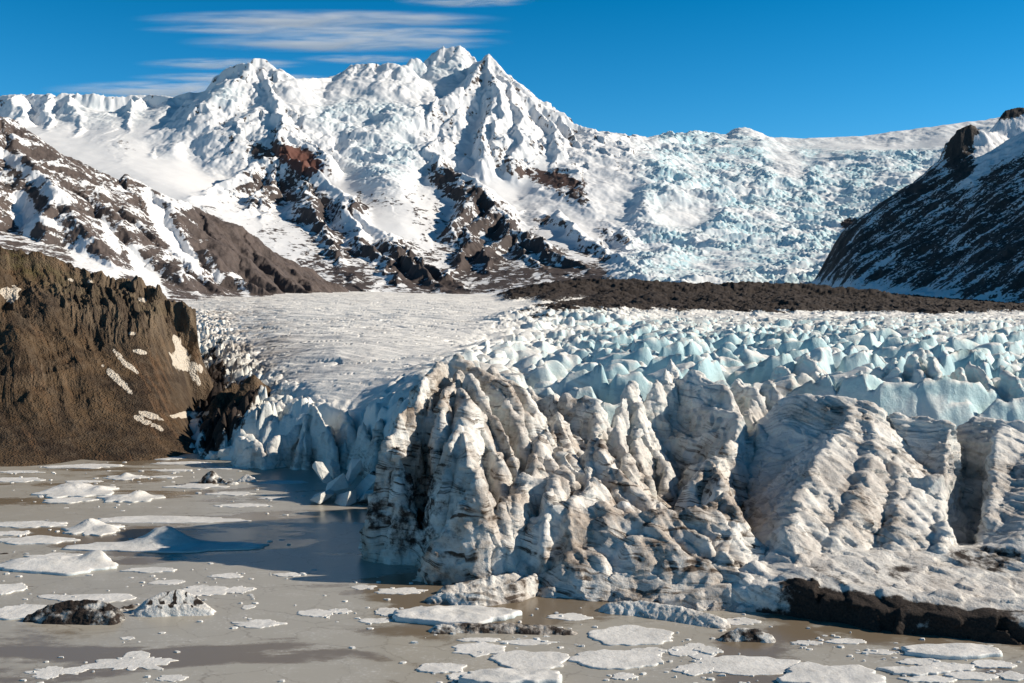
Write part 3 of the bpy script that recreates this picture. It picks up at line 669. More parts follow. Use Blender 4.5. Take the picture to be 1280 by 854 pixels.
DIRT_AND_SHADE = [(505,600,60,130,0,.5,.55),(590,640,60,90,0,.5,.3),(700,560,60,40,0,.5,.5),(690,520,40,25,0,.5,.55),(730,520,25,30,0,.5,.5),(745,600,70,40,0,.5,.5),(740,660,50,60,0,.5,.6),(840,675,90,50,0,.5,1.2),(905,650,40,50,0,.5,1.),  # first oval also paints the tower's shade darker, over its real dirt
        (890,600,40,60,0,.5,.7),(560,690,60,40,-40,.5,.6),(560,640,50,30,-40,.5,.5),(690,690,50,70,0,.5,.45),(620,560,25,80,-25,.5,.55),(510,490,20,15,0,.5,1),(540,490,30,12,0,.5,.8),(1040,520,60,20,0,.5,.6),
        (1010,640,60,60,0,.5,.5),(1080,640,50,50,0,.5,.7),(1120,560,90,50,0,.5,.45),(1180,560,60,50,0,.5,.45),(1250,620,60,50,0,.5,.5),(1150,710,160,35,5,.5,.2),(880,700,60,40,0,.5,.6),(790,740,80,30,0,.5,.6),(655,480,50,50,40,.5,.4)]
ROCK_AND_SHADE = [(498,625,62,42,0,.8,.72),(530,570,16,120,0,.6,.45),(500,665,60,30,0,.8,.55),(470,590,24,90,0,.8,.26),(560,660,40,60,-20,.8,.25),(565,668,16,14,-40,.5,.45),(580,640,16,10,-40,.5,.35),(510,488,14,7,0,.5,.4),(1100,720,130,16,2,.5,.5),(1240,702,80,24,0,.5,.55),(1150,672,60,6,-5,.5,.35),(1060,700,40,6,10,.5,.4),(1210,725,90,10,5,.5,.25),(1060,640,40,30,30,.5,.22),(890,660,30,22,0,.5,.25),(820,755,70,20,5,.5,.3),(1100,650,40,22,30,.5,.2)]  # debris and tower-base grime; shade in the tower's cleft and left face painted too
def ice_attrs(dirt=.3, blue=.5, debris=0.):
    def f(v, nn, u, w):
        x, y, z = v.T
        st = 1-np.abs(nn[:, 2])
        n = fbm3(x/6, y/6, z/6, 3, 601)
        d = dirt+blobs(u, w, DIRT_AND_SHADE)*.85+.35*sst(5, 0, z)+n*.25
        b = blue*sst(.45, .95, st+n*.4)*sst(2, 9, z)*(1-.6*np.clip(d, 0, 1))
        r = blobs(u, w, ROCK_AND_SHADE)*(.75+.9*n)+n*.12+sst(.8, -.2, z)*.3
        if debris:
            yl = np.interp(u, [950, 1000, 1050, 1120, 1200, 1300, 1420], [104.8, 103, 101, 98.6, 96, 94, 92])
            r = r+debris*sst(3.6, 2.0, y-yl+n*2)*sst(890, 1050, u)*(.75+1.0*n)
        return dict(dirt=np.clip(d, 0, 1), blue=np.clip(b, 0, 1), rock=r)
    return f
A = ice_attrs
GRP = 'ice towers along the broken glacier front'
def serac(fins, label, **k):
    at = k.pop('attrs', A())
    return thing(vol('serac', fins, ICE, at, **k), label, 'ice tower', GRP)
CAVE = [S((1202,690,121),(1208,690,127),(1212,670,133),(1216,640,138),(1218,600,143),w=1.9,s=7)]
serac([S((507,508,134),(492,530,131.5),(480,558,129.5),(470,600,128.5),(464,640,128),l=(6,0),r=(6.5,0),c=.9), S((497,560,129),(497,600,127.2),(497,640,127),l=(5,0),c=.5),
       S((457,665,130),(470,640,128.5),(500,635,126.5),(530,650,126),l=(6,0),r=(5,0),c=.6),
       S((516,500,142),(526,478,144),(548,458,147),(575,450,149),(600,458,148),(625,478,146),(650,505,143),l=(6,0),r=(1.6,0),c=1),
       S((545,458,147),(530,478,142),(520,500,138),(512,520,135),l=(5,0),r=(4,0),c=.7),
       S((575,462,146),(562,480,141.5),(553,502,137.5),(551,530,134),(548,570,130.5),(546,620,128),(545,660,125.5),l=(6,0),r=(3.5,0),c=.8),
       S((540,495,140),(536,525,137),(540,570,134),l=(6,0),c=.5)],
      'tallest ice tower at the front, its dark split face standing in water', attrs=A(0.8, .4), flute=0.65, seed=1, cuts=[S((523,700,122),(526,660,126),(529,620,131),(531,590,136),w=.5,s=6)])  # strong dirt value: real grime plus shade painted into the left prow
serac([S((582,500,137),(578,525,133),(577,548,129),(588,575,125.5),(598,605,123),(602,640,121.5),(600,665,120.5),l=(1.4,.55),r=(1.2,.5),c=1.2),
       S((568,535,130),(560,560,127.5),(557,590,126),l=(2,.5),r=(2,.5),c=.6)],
      'pale rounded ice dome bulging beside the split tower', attrs=A(0.42, .4), flute=0.5, seed=2)
serac([S((585,470,145),(600,500,141),(622,540,136),(640,575,132),(648,605,129.5),(646,640,126),l=(3.5,0),r=(4.5,0),c=.3),
       S((572,482,142),(590,515,137.5),(612,550,133),(628,590,129),(638,640,124.5),l=(3.5,0),r=(2.2,0),c=.3),
       S((600,458,148),(630,495,144),(648,530,140),(656,572,136),l=(3,0),r=(1.8,0),c=.3),
       S((615,465,152),(650,490,150),(668,515,147),(664,540,142),l=(2,0),r=(1.6,0),c=.8)],
      'thin slanting ice blades running down behind the rounded dome', seed=3)
serac([S((595,610,120.5),(575,638,119.5),(555,662,119),(535,692,119),(520,718,119.5),l=(2.4,0),r=(1.8,0),c=.5),
       S((636,625,122),(620,645,120),(595,680,118),(565,712,118),l=(2,0),r=(1.5,0),c=.5)],
      'low brown-stained ice rib slanting down to the water under the dome', attrs=A(0.6, .4), seed=4)
serac([S((672,545,138),(668,575,132),(662,600,127),(648,630,122),(630,660,118.5),(612,695,117),(602,725,116.5),l=(3.2,0),r=(1.8,0),c=.8),
       S((565,715,118.8),(620,722,116),(690,732,113.3),l=(1.5,0),c=.6), S((655,590,127),(690,596,127),(700,600,127),l=(2,.1),c=1)],
      'broad bluish ice ramp spreading down to the waterline between dome and striped lobe', attrs=A(0.4, .4), flute=0.45, seed=5)
serac([S((702,598,127),(692,620,122.5),(684,650,118.5),(677,700,114.8),(673,730,113.2),l=(2.6,.1),r=(2.2,0),c=1),
       S((740,600,128),(722,622,122.5),(714,645,119),(720,680,115.5),(732,712,113),(738,735,111.6),l=(2.2,.1),r=(1.0,.15),c=1.1),
       S((690,634,121),(740,630,121.5),(770,634,121.5),l=(.85,.02),c=1), S((720,680,115.3),(755,700,113.5),l=(.8,.02),c=1)],
      'striped ice lobe with a smooth shaded left flank meeting brown water', attrs=A(0.55, .4), flute=0.45, seed=6)
serac([S((775,622,124),(788,648,119),(815,665,116),(845,698,112.5),(848,728,110.2),l=(1.6,.05),r=(1.0,.08),c=1.2), S((770,640,120),(820,640,119),(870,640,119),(900,645,118.5),l=(.72,.01),c=1.5), S((800,668,115.5),(835,690,112.8),(880,700,111.5),l=(.7,.02),c=1.5),
       S((790,648,119.5),(840,646,119.5),(880,640,120.5),(905,626,122.5),l=(1.5,.05),c=1.2),
       S((850,660,117),(885,680,114),(893,705,112),l=(1.2,.1),r=(2,.1),c=1)],
      'wide ash-striped ice lobe in the middle of the front', attrs=A(0.75, .4), flute=0.4, seed=7)
serac([S((905,618,123),(916,638,119.2),(913,662,116),(902,690,113.5),l=(1.2,.3),r=(3,0),c=1.4),
       S((872,598,131),(885,580,134),(898,600,129),(895,625,124.5),l=(1.5,.2),r=(2.5,0),c=1.3)],
      'brown fibrous ice hump left of the deep shaded hollow', attrs=A(0.9, .4), flute=0.4, seed=8)
serac([S((745,552,140),(753,575,135),(776,600,131),(812,626,127),l=(1.6,0),r=(.9,0),c=.4), S((742,556,141),(735,580,134),(735,605,130),l=(2,0),r=(2,0),c=.5)],
      'grey-brown ice pyramid with a grooved sunny flank above the striped lobes', attrs=A(0.6, .4), seed=9)
serac([S((698,556,141),(714,585,135),(738,612,129),l=(1.4,0),r=(.9,0),c=.6), S((690,528,147),(672,560,138),(674,595,130),l=(1.6,0),r=(1.0,0),c=.8), S((674,560,139),(700,575,135),(708,600,130),l=(1.8,.1),c=1)],
      'stained double ice hump above the bluish ramp', attrs=A(0.6, .4), seed=10)
serac([S((712,498,156),(730,494,155.5),(744,504,154),(746,532,150),(738,553,146.5),l=(2,.1),r=(3,0),c=1.4), S((660,492,161),(690,496,158),(700,520,153),(692,548,148),l=(1.5,.1),r=(2.5,0),c=1.2)],
      'sunlit round-shouldered ice block with fine vertical ash cracks', seed=11)
serac([S((790,478,164),(777,500,159),(767,530,154),(756,556,149),l=(3.5,0),r=(2.4,0),c=.5), S((769,541,147),(780,565,141),(792,595,136),l=(3,0),r=(2,0),c=.4)],
      'narrow pale ice fin between two deep blue clefts', seed=12)
serac([S((838,458,172),(823,478,166),(806,500,161),(800,525,156),(817,560,150),(834,590,144),(828,620,139),l=(3.2,0),r=(2.0,0),c=.5),S((795,541,148),(800,565,143),(815,600,138),l=(3,0),r=(2.5,0),c=.4)],
      'long winding ice crest that drops toward the dark gully', seed=13)
serac([S((868,468,170),(900,478,163),(915,503,157),(922,528,152),(906,558,146),(896,588,141),(905,612,137),(914,640,132),l=(.9,.02),r=(3.2,0),c=.7),
       S((922,468,172),(940,480,168),(948,503,163),(936,522,160),l=(3,0),r=(2,0),c=1)],
      'big ice ridge with a broad blue-shaded slab on its left side', seed=14)
serac([S((960,486,166),(978,500,162),(983,520,158),(975,545,154),l=(2.5,0),r=(3,0),c=1), S((945,538,154),(955,558,150),(943,600,145),l=(4,0),r=(2.5,0),c=.5)],
      'smooth teal ice blocks at the head of the narrow cleft', seed=15)
serac([S((985,500,154),(1010,494,151),(1045,497,148),(1082,502,146.5),l=(1.1,0),r=(1.2,0),c=1),
       S((1060,505,147),(1055,530,141),(1035,560,134),(1010,595,127),(995,630,121),(986,660,116.5),(990,688,113),l=(.88,0),r=(.55,.02),c=.8),
       S((1082,505,147),(1090,540,139),(1085,580,131),(1070,620,124),(1050,660,118),(1042,688,114.5),l=(.75,0),r=(.8,.02),c=1)],
      'huge striped ice slope, left half in blue shade and right half sunlit', attrs=A(.12, .35), seed=16, flute=.2, cuts=[S((932,590,142),(920,630,134),(908,670,124),(915,695,117),w=1.2,s=2.2)], strata=2.3)
serac([S((1100,520,146),(1150,520,145),(1190,533,141),(1197,558,137),(1192,588,133),l=(.8,.02),r=(3,0),c=1),
       S((1135,600,130),(1165,597,129.5),(1188,598,129.5),(1186,630,125),(1180,658,120),(1168,688,115),l=(1.0,0),r=(3,0),c=1.1),
       S((1110,560,137),(1125,600,129),(1120,640,122),(1110,690,115),l=(.8,0),r=(.6,0),c=1)],
      'cracked ice block beside the black cave-like hole', attrs=A(.12, .35), seed=17, flute=.25, cuts=CAVE, strata=2.)
serac([S((1215,520,148),(1260,528,146),(1350,528,144),(1420,530,144),l=(1.2,0),c=1), S((1250,535,143),(1242,570,136),(1236,610,129),(1232,648,122),l=(2.2,0),r=(.45,.01),c=1),
       S((1310,555,138),(1300,610,127),(1290,670,116),l=(.4,0),r=(.5,0),c=2)],
      'white-crusted ice slope at the right edge beyond the black hole', attrs=A(.12, .35), seed=18, flute=.2, cuts=CAVE, strata=2.)
# low apron of ice in front, ending in a black cliff of debris
apron = vol('ice_apron', [S((985,695,113.5),(1060,690,114.5),(1150,688,116),(1250,685,117),(1400,690,117),l=(.2,0),c=1.5), S((940,700,111),(960,730,107.5),l=(1.0,.1),c=1), S((1005,714,107.5),(1060,733,104.5),(1150,741,102),(1290,750,99),(1400,754,97),l=(.3,0),c=1.)],
      ICE, A(.06, .3, 1.2), front=dict(line=[(850,107),(950,104.8),(1000,103),(1050,101),(1120,98.6),(1200,96),(1300,94),(1420,92)], s=1.5, y0=88, xmax=64), seed=19, flute=.12, strata=1.2)
thing(apron, 'low snowy ice apron with black debris along its overhanging front edge', 'ice ledge')
foot = vol('ice_rubble', [S((755,735,111),(800,742,109),(860,738,109.5),(905,730,110),(945,735,108),l=(.7,.1),c=.8), S((905,700,112),(930,720,109),(925,745,106.5),l=(1.2,0),c=.6), S((830,752,107),(890,752,106.5),(940,742,107),l=(1,.1),c=.6)],
      ICE, A(.35, .3), seed=20, vox=.22)
thing(foot, 'low jumbled ice at the foot of the striped lobes', 'ice rubble')
# blue fins behind the front
for fins, lab in (
  ([S((1140,446,180),(1148,468,176),(1152,505,171),l=(4.5,0),r=(3,0),c=.9), S((1143,443,181),(1158,446,181),l=(4,0),c=.8), S((1166,450,178),(1172,475,174),(1174,508,170),l=(4,0),r=(3,0),c=.8)], 'twin turquoise ice fins with sunlit tips behind the front'),
  ([S((1198,458,180),(1204,478,176),(1205,508,171),l=(4,0),r=(3.5,0),c=1), S((1212,456,182),(1230,470,178),(1240,498,173),l=(3,0),r=(4,0),c=1)], 'pair of leaning turquoise ice fins right of the twin fins'),
  ([S((1256,461,176),(1268,472,174),(1278,495,171),(1270,520,168),l=(5,0),r=(2.2,0),c=.8), S((1300,460,182),(1310,500,176),l=(3,0),c=1)], 'pale triangular ice fin at the right edge of the picture'),
  ([S((1060,478,178),(1100,465,180),(1120,458,180),(1124,478,176),(1118,505,172),l=(1.2,0),r=(4,0),c=.8)], 'square-ended turquoise ice block left of the twin fins'),
  ([S((972,463,196),(990,476,192),(1008,478,191),(1022,470,192),(1012,447,196),(1005,450,198),l=(1.5,0),r=(1.2,0),c=.9)], 'bright white horned ice block catching full sun behind the front')):
    serac(fins, lab, attrs=A(.02, 1.0), seed=30+len(lab), vox=.32, pad=3)
# cliffs of the left arm, rising from the lake
for fins, lab in (
  ([S((297,548,213),(303,550,210),(326,556,208),(330,572,206),l=(5,0),r=(4,0),c=1)], 'small square ice cliff nearest the brown hillside'),
  ([S((380,528,215),(362,538,212),(342,552,209),(334,580,206),l=(3.5,0),r=(3,0),c=1), S((380,530,213),(375,560,207),(372,585,205),l=(4,0),c=1)], 'shaded blue ice cliff with a curved top above the lake'),
  ([S((388,508,216),(400,515,211),(412,540,208),(420,565,205),(425,585,204),l=(5,0),r=(4,0),c=1.2), S((386,515,213),(382,550,208),(384,585,205),l=(6,0),r=(5,0),c=1.2)], 'tall grey-blue ice pillar split by narrow vertical cracks'),
  ([S((425,508,225),(415,525,219),(407,560,211),l=(4,0),r=(1.5,0),c=.5), S((445,506,222),(437,520,217),(430,560,208),l=(4,0),r=(1.4,0),c=.5)], 'sunlit ice slabs stepping down behind the cracked pillar'),
  ([S((465,502,220),(460,515,214),(455,560,203),l=(4,0),r=(1.4,0),c=.5), S((487,497,214),(482,508,207),(474,555,195),l=(4,0),r=(1.4,0),c=.5)], 'sunlit ice slabs directly left of the top of the tallest tower'),
  ([S((432,515,214),(442,540,209),(450,570,205),l=(4,0),c=1), S((452,525,206),(465,550,200),(470,580,195),l=(4,0),c=1), S((478,520,200),(474,550,194),(470,590,188),l=(4,0),r=(2,0),c=.6), S((500,500,196),(492,530,190),(486,570,184),l=(4,0),r=(2,0),c=.6)], 'leaning ice slabs between the cracked pillar and the tallest tower')):
    serac(fins, lab, attrs=A(.12, .4), seed=50+len(lab), vox=.3, pad=3, strata=.6, flute=.6)
print('front', time.time()-T0)
# ---------------------------------------------------------------- lake and ground
def lake():
    n = NT('silty lake under thin ice')
    x, y, z = n.sep()
    st = n.comb(n.math('MULTIPLY', x, .55), y, 0.0)
    a = n.noise(.05, st, detail=5, rough=.55, dist=.6); b = n.noise(.35, st, detail=7, rough=.65); c = n.noise(2.5, n.geo, detail=6, rough=.7)
    film = n.ramp(n.math('ADD', a, n.math('MULTIPLY', n.math('SUBTRACT', b, .5), .22)), .425, .49)
    col = n.mix(film, (.185,.148,.105), (.37,.345,.295))
    col = n.mix(n.math('MULTIPLY', film, n.ramp(b, .5, .75)), col, (.40,.375,.33))
    fr = n.math('MULTIPLY', film, n.math('MULTIPLY', n.ramp(c, .50, .68), n.ramp(b, .46, .62)))
    col = n.mix(n.math('MULTIPLY', fr, .7), col, (.6,.6,.58))
    crack = n.voro(.16, n.vm('ADD', n.geo, n.comb(n.math('MULTIPLY', b, 6.), n.math('MULTIPLY', a, 8.), 0.)), 'DISTANCE_TO_EDGE')
    col = n.mix(n.math('MULTIPLY', n.math('MULTIPLY', n.ramp(crack, .012, .0), film), .5), col, (.12,.09,.06))
    h = n.math('ADD', n.math('MULTIPLY', b, film), n.math('MULTIPLY', c, .15))
    m = n.done(col, n.math('ADD', n.lin(film, 0, 1, .14, .30), n.math('MULTIPLY', b, .08)), n.bump(h, .035), n.lin(film, 0, 1, .18, .35))
    xs = np.linspace(-170, 140, 60); ys = np.linspace(60, 260, 60); X, Y = np.meshgrid(xs, ys)
    structure(mesh_from('lake', np.stack([X, Y, X*0], -1).reshape(-1, 3), grid_quads(60, 60), m))
    n = NT('dark gravel plain'); a = n.noise(.2, detail=6); c = n.mix(a, (.06,.05,.042), (.12,.10,.085))
    m2 = n.done(c, .9, n.bump(a, .5))
    r = 30000.
    structure(mesh_from('ground', np.array([[-r,-r,-4],[r,-r,-4],[r,r,-4],[-r,r,-4]], float), np.array([[0,1,2,3]]), m2))
lake()
# ---------------------------------------------------------------- ice floes
def floe_material():
    n = NT('crusted snow on floe')
    a = n.noise(1.2, detail=8, rough=.65); b = n.noise(.25, detail=4); d = n.attr('dirt'); bl = n.attr('blue')
    c = n.mix(n.ramp(b, .35, .65), (.74,.73,.71), (.60,.595,.58))
    c = n.mix(n.math('MULTIPLY', n.ramp(a, .52, .7), .35), c, (.42,.39,.35))
    c = n.mix(bl, c, (.33,.55,.66))
    c = n.mix(n.math('MULTIPLY', n.ramp(n.math('ADD', d, n.math('MULTIPLY', n.math('SUBTRACT', a, .5), 1.2)), .42, .58), .95), c, (.055,.042,.032))
    return n.done(c, .6, n.bump(a, .12), .3)
FLOE = floe_material()
def floe(u, v, ru, rv, h=.12, seed=0, rot=0, ang=.0, mounds=(), dirt=-.3, name='ice_floe', cat='ice floe', label='', group=None, rough=.28, holes=0):
    c = W(u, v); Yc = c[1]; rx = ru*Yc/F; ry = rv*Yc*Yc/(F*H)
    nt = 72 if ru > 12 else 40; nr = 14 if ru > 12 else 6
    th = np.linspace(0, 2*math.pi, nt, endpoint=False)
    r = 1+rough*(n2(np.cos(th)*1.3+seed*7.3, np.sin(th)*1.3+seed, seed)+.5*n2(np.cos(th)*3.6+seed, np.sin(th)*3.6, seed+1)+.28*n2(np.cos(th)*9+seed, np.sin(th)*9, seed+2))*2
    if ang > 0:                                                    # broken plates have straight sides
        k = 4+seed % 3; ph = seed*1.7; pol = 1/np.cos(((th+ph) % (2*math.pi/k))-math.pi/k)*math.cos(math.pi/k)*1.15
        r = r*(1-ang)+ang*pol*(1+.10*n2(np.cos(th)*5+seed, np.sin(th)*5, seed))
    rings = np.concatenate([[1.0, 1.0, .985], np.linspace(.94, 0.08, nr)])
    zz = np.concatenate([[-.25, h*.62, h*.93], np.full(nr, h)])
    T = (rings[:, None]*r[None, :])
    ca, sa = math.cos(rot), math.sin(rot)
    lx = np.cos(th)[None, :]*T; ly = np.sin(th)[None, :]*T
    X = c[0]+rx*(lx*ca-ly*sa*.6); Y = Yc+ry*(lx*sa*.8+ly*ca)
    Z = zz[:, None]+0*X
    top = sst(1.0, .8, rings)[:, None]
    Z = Z+top*(fbm2(X/2.2, Y/2.2, 4, 700+seed)*min(h, .5)*.5)
    for mu, mv, mru, mrv, mh in mounds:
        m = W(mu, mv); dd = np.hypot((X-m[0])/(mru*m[1]/F), (Y-m[1])/(mrv*m[1]**2/(F*H)))
        Z = Z+top*mh*np.exp(-(dd**2)*1.4)*(1+.3*fbm2(X/1.3, Y/1.3, 4, 710+seed))
    V = np.stack([X, Y, Z], -1).reshape(-1, 3)
    V = np.vstack([V, [V[-nt:, 0].mean(), V[-nt:, 1].mean(), V[-nt:, 2].mean()], [c[0], Yc, -.25]])
    nR = len(rings); i = np.arange(nR*nt).reshape(nR, nt); j = np.roll(i, -1, 1)
    q = np.stack([i[:-1].ravel(), j[:-1].ravel(), j[1:].ravel(), i[1:].ravel()], 1)
    cap = np.stack([i[-1], j[-1], np.full(nt, nR*nt), np.full(nt, nR*nt)], 1)
    me = bpy.data.meshes.new(name)
    faces = q.tolist()+[[a, b, cc] for a, b, cc, _ in cap.tolist()]+[list(reversed(i[0].tolist()))]
    me.from_pydata(V.tolist(), [], faces)
    for p in me.polygons: p.use_smooth = True
    for an, av in (('dirt', dirt+.5*sst(.1, -.1, V[:, 2])), ('blue', np.clip(sst(h*.9, 0, V[:, 2])*(.7 if h > .25 else .2), 0, 1))):
        at = me.attributes.new(an, 'FLOAT', 'POINT'); at.data.foreach_set('value', np.clip(av, -1, 2).astype(np.float32))
    me.materials.append(FLOE)
    o = bpy.data.objects.new(name, me); link(o)
    thing(o, label, cat, group)
    return o
FL = 'ice floes on the lake'
def near(u, v):
    side = 'left edge of the lake' if u < 120 else 'left part of the lake' if u < 330 else 'middle of the lake' if u < 620 else 'open water before the ice front' if u < 900 else 'lower right of the lake'
    return side
SPEC = [ # u, v, half width, half depth, height, corners, label
 (98,615,44,7,.25,0,'low snow-domed floe with a blue right end, nearest the brown shore',[(90,612,30,5,.9),(125,614,10,3,.6)]),
 (85,626,28,3,.15,0,'thin pointed floe just in front of the snow-domed one',[]),
 (160,624,36,5,.2,0,'humped white floe right of the snow-domed one',[(175,621,12,4,1.0),(150,624,16,3,.5)]),
 (116,663,36,6,.2,0,'small floe with a ragged snow hump',[(113,660,18,4,1.1),(135,663,14,3,.5)]),
 (40,656,44,4,.12,0,'flat white floe touching the left edge, the farther of the two big ones',[]),
 (12,667,24,2.5,.1,0,'narrow strip floe at the left edge under the flat white one',[]),
 (205,650,98,4.5,.1,0,'very long thin floe stretching toward the tower shadow',[]),
 (45,676,48,5,.15,.3,'flat grey-white floe left of the shaded mound',[]),
 (200,684,118,6.5,.18,.2,'long floe that carries the blue shaded snow mound',[(206,680,34,5,2.1),(150,684,60,4,.25)]),
 (66,697,32,5,.12,0,'smooth floe behind the big humped one',[]),
 (78,708,84,9,.3,0,'largest humped white floe at the left, ending in a point',[(60,706,60,7,.6),(125,703,26,5,1.1)]),
 (188,713,30,3.2,.1,0,'small flat floe off the tip of the largest humped one',[]),
 (8,737,20,7,.15,.3,'square white floe cut by the left edge',[]),
 (68,746,24,2.2,.06,0,'thin grey sliver of ice left of the streaked floe',[]),
 (120,748,54,5,.08,.4,'streaked flat floe behind the black iceberg',[]),
 (33,766,50,8,.18,.3,'white floe with a fine crack behind the black iceberg, at the left edge',[]),
 (250,739,34,7,.08,0,'flat white floe just behind the striped iceberg',[]),
 (296,738,20,4.5,.06,0,'ragged floe right of the flat one behind the striped iceberg',[]),
 (208,728,18,3,.05,0,'small frosty patch of ice above the striped iceberg',[]),
 (285,720,22,2.6,.06,0,'small white lens of ice below the tower shadow, left one',[]),
 (360,719,17,2.4,.07,0,'small white lens of ice below the tower shadow, right one',[]),
 (322,780,30,4.2,.07,.3,'white sliver floe pointing right, below the ragged floe',[]),
 (396,767,23,4.5,.07,0,'broken white floe in mid lake with bumpy edge',[]),
 (424,764,14,3,.05,0,'little floe at the right end of the broken white one',[]),
 (310,759,8,2.6,.05,0,'tiny floe between striped iceberg and white sliver',[]),
 (172,828,46,11,.05,0,'slushy frosted patch of ice low at the left',[]),
 (68,840,34,7,.04,0,'grey slush patch near the bottom left corner',[]),
 (214,848,18,4,.05,0,'small white scrap of ice at the bottom left',[]),
 (160,798,9,1.8,.04,0,'tiny white chip of ice below the black iceberg',[]),
 (570,772,78,10,.5,.15,'thick white floe in front of the dirty ice slab',[(540,770,40,6,.2)]),
 (484,765,15,5,.08,.3,'small square floe left of the thick white one',[]),
 (470,776,20,3,.06,0,'thin floe tapering left below the small square one',[]),
 (500,739,30,4,.05,0,'frosty flat floe left of the dirty ice slab',[]),
 (455,734,14,2.5,.04,0,'little frosty scrap beside the lone pale stone',[]),
 (600,812,34,8,.08,.2,'patchy floe left of centre at the bottom',[]),
 (550,836,30,6.5,.12,.4,'small pointed floe at the bottom, left of the cracked plate',[]),
 (598,800,24,2.6,.06,0,'thin white bar of ice below the long debris floe',[]),
 (658,803,34,3,.05,0,'second thin bar of ice below the long debris floe',[]),
 (664,826,50,12,.14,.5,'left half of the big cracked ice plate',[]),
 (770,825,56,11,.14,.5,'right half of the big cracked ice plate',[]),
 (640,852,60,9,.6,0,'thick floe with a blue side at the bottom edge',[]),
 (575,846,14,5,.1,0,'small white scrap left of the blue-sided floe',[]),
 (790,795,52,12,.12,.6,'white triangular ice plate in front of the rubble',[]),
 (812,815,20,5.5,.07,.3,'dirty flecked little floe below the triangular plate',[]),
 (852,815,18,6,.08,.3,'small white floe right of the dirty flecked one',[]),
 (868,838,24,6,.1,.2,'low grey-white floe at the bottom, right of the cracked plate',[]),
 (780,846,16,4.5,.08,0,'little floe at the bottom right of the blue-sided floe',[]),
 (872,814,20,10,.05,.3,'flat grey ice plate left of the rocky iceberg',[]),
 (885,814,16,4,.15,0,'narrow white floe under the rocky iceberg',[]),
 (930,832,72,12,.07,.4,'broad grey-white plate between rocky iceberg and round floe',[]),
 (1036,848,60,16,.3,0,'round white floe at the bottom edge',[]),
 (925,777,24,4,.06,0,'small frosty floe beneath the black debris cliff, left one',[]),
 (1058,802,24,3.5,.07,.2,'small flat floe beneath the black debris cliff, right one',[]),
 (1010,804,18,2.6,.05,0,'thin floe between the two small ones under the cliff',[]),
 (1142,840,34,6,.2,.3,'ragged floe with a raised rim right of the round one',[]),
 (1190,816,60,8,.35,.3,'long thick floe near the right edge, farthest of its cluster',[]),
 (1150,828,26,4,.1,.2,'flat floe under the left end of the long thick one',[]),
 (1186,835,32,5,.12,.4,'pale tan floe in the middle of the right-hand cluster',[]),
 (1240,831,26,5,.12,.3,'white floe at the right of the cluster',[]),
 (1216,846,32,5,.12,.4,'flat floe at the bottom of the right-hand cluster',[]),
 (1162,850,30,4,.1,.2,'low floe at the bottom, right of the ragged rimmed one',[]),
 (1266,846,18,5,.12,.3,'small floe in the bottom right corner',[]),
 (303,632,30,2.2,.07,0,'white sliver below the dark cone-shaped iceberg',[]),
 (340,623,14,1.4,.06,0,'short white sliver right of the dark cone-shaped iceberg',[]),
 (290,617,26,2.2,.08,0,'flat pale floe just in front of the white ice lump',[]),
 (245,608,34,2.6,.1,0,'flat floe under the dark cone-shaped iceberg',[]),
 (158,597,26,2.6,.1,0,'far floe with a small peak of snow',[(158,596,8,2,.7)]),
 (110,583,46,2.6,.1,0,'far white strip floe running along the brown shore',[]),
 (190,573,44,2,.1,0,'farthest floe, where hillside and ice meet',[]),
 (24,600,34,2.6,.1,0,'far floe close to the shore at the left edge',[]),
 (25,590,26,1.6,.06,0,'thin shoreline floe at the left edge',[]),
 (105,602,22,1.5,.06,0,'thin far sliver left of the small-peaked floe',[]),
 (228,579,34,1.7,.06,0,'far pale sliver before the ice rubble',[]),
 (285,585,26,1.5,.06,0,'far sliver beside the small square ice cliff',[]),
 (215,588,24,1.3,.06,0,'far broken sliver in the middle of the inlet',[]),
 (205,596,18,1.2,.05,0,'tiny far sliver left of the dark cone-shaped iceberg',[]),
 (352,603,30,2,.06,0,'pale floe under the shaded blue ice cliff',[]),
 (1100,815,18,3,.05,0,'small grey floe left of the long thick one',[]),
 (712,771,26,4,.05,0,'thin grey pan of ice in the brown water before the striped lobe',[]),
 (690,790,24,3,.05,0,'little pan of ice right of the long debris floe',[]),
]
for i, (u, v, ru, rv, h, ang, lab, md) in enumerate(SPEC):
    rg = .19 if ru < 60 else .15
    if 'slush' in lab or 'ragged' in lab: rg = .33
    floe(u, v, ru, rv, h, seed=i*3+1, ang=ang, mounds=md, label=lab, group=FL, rough=rg, dirt=(.12 if 'dirty' in lab else -.3))
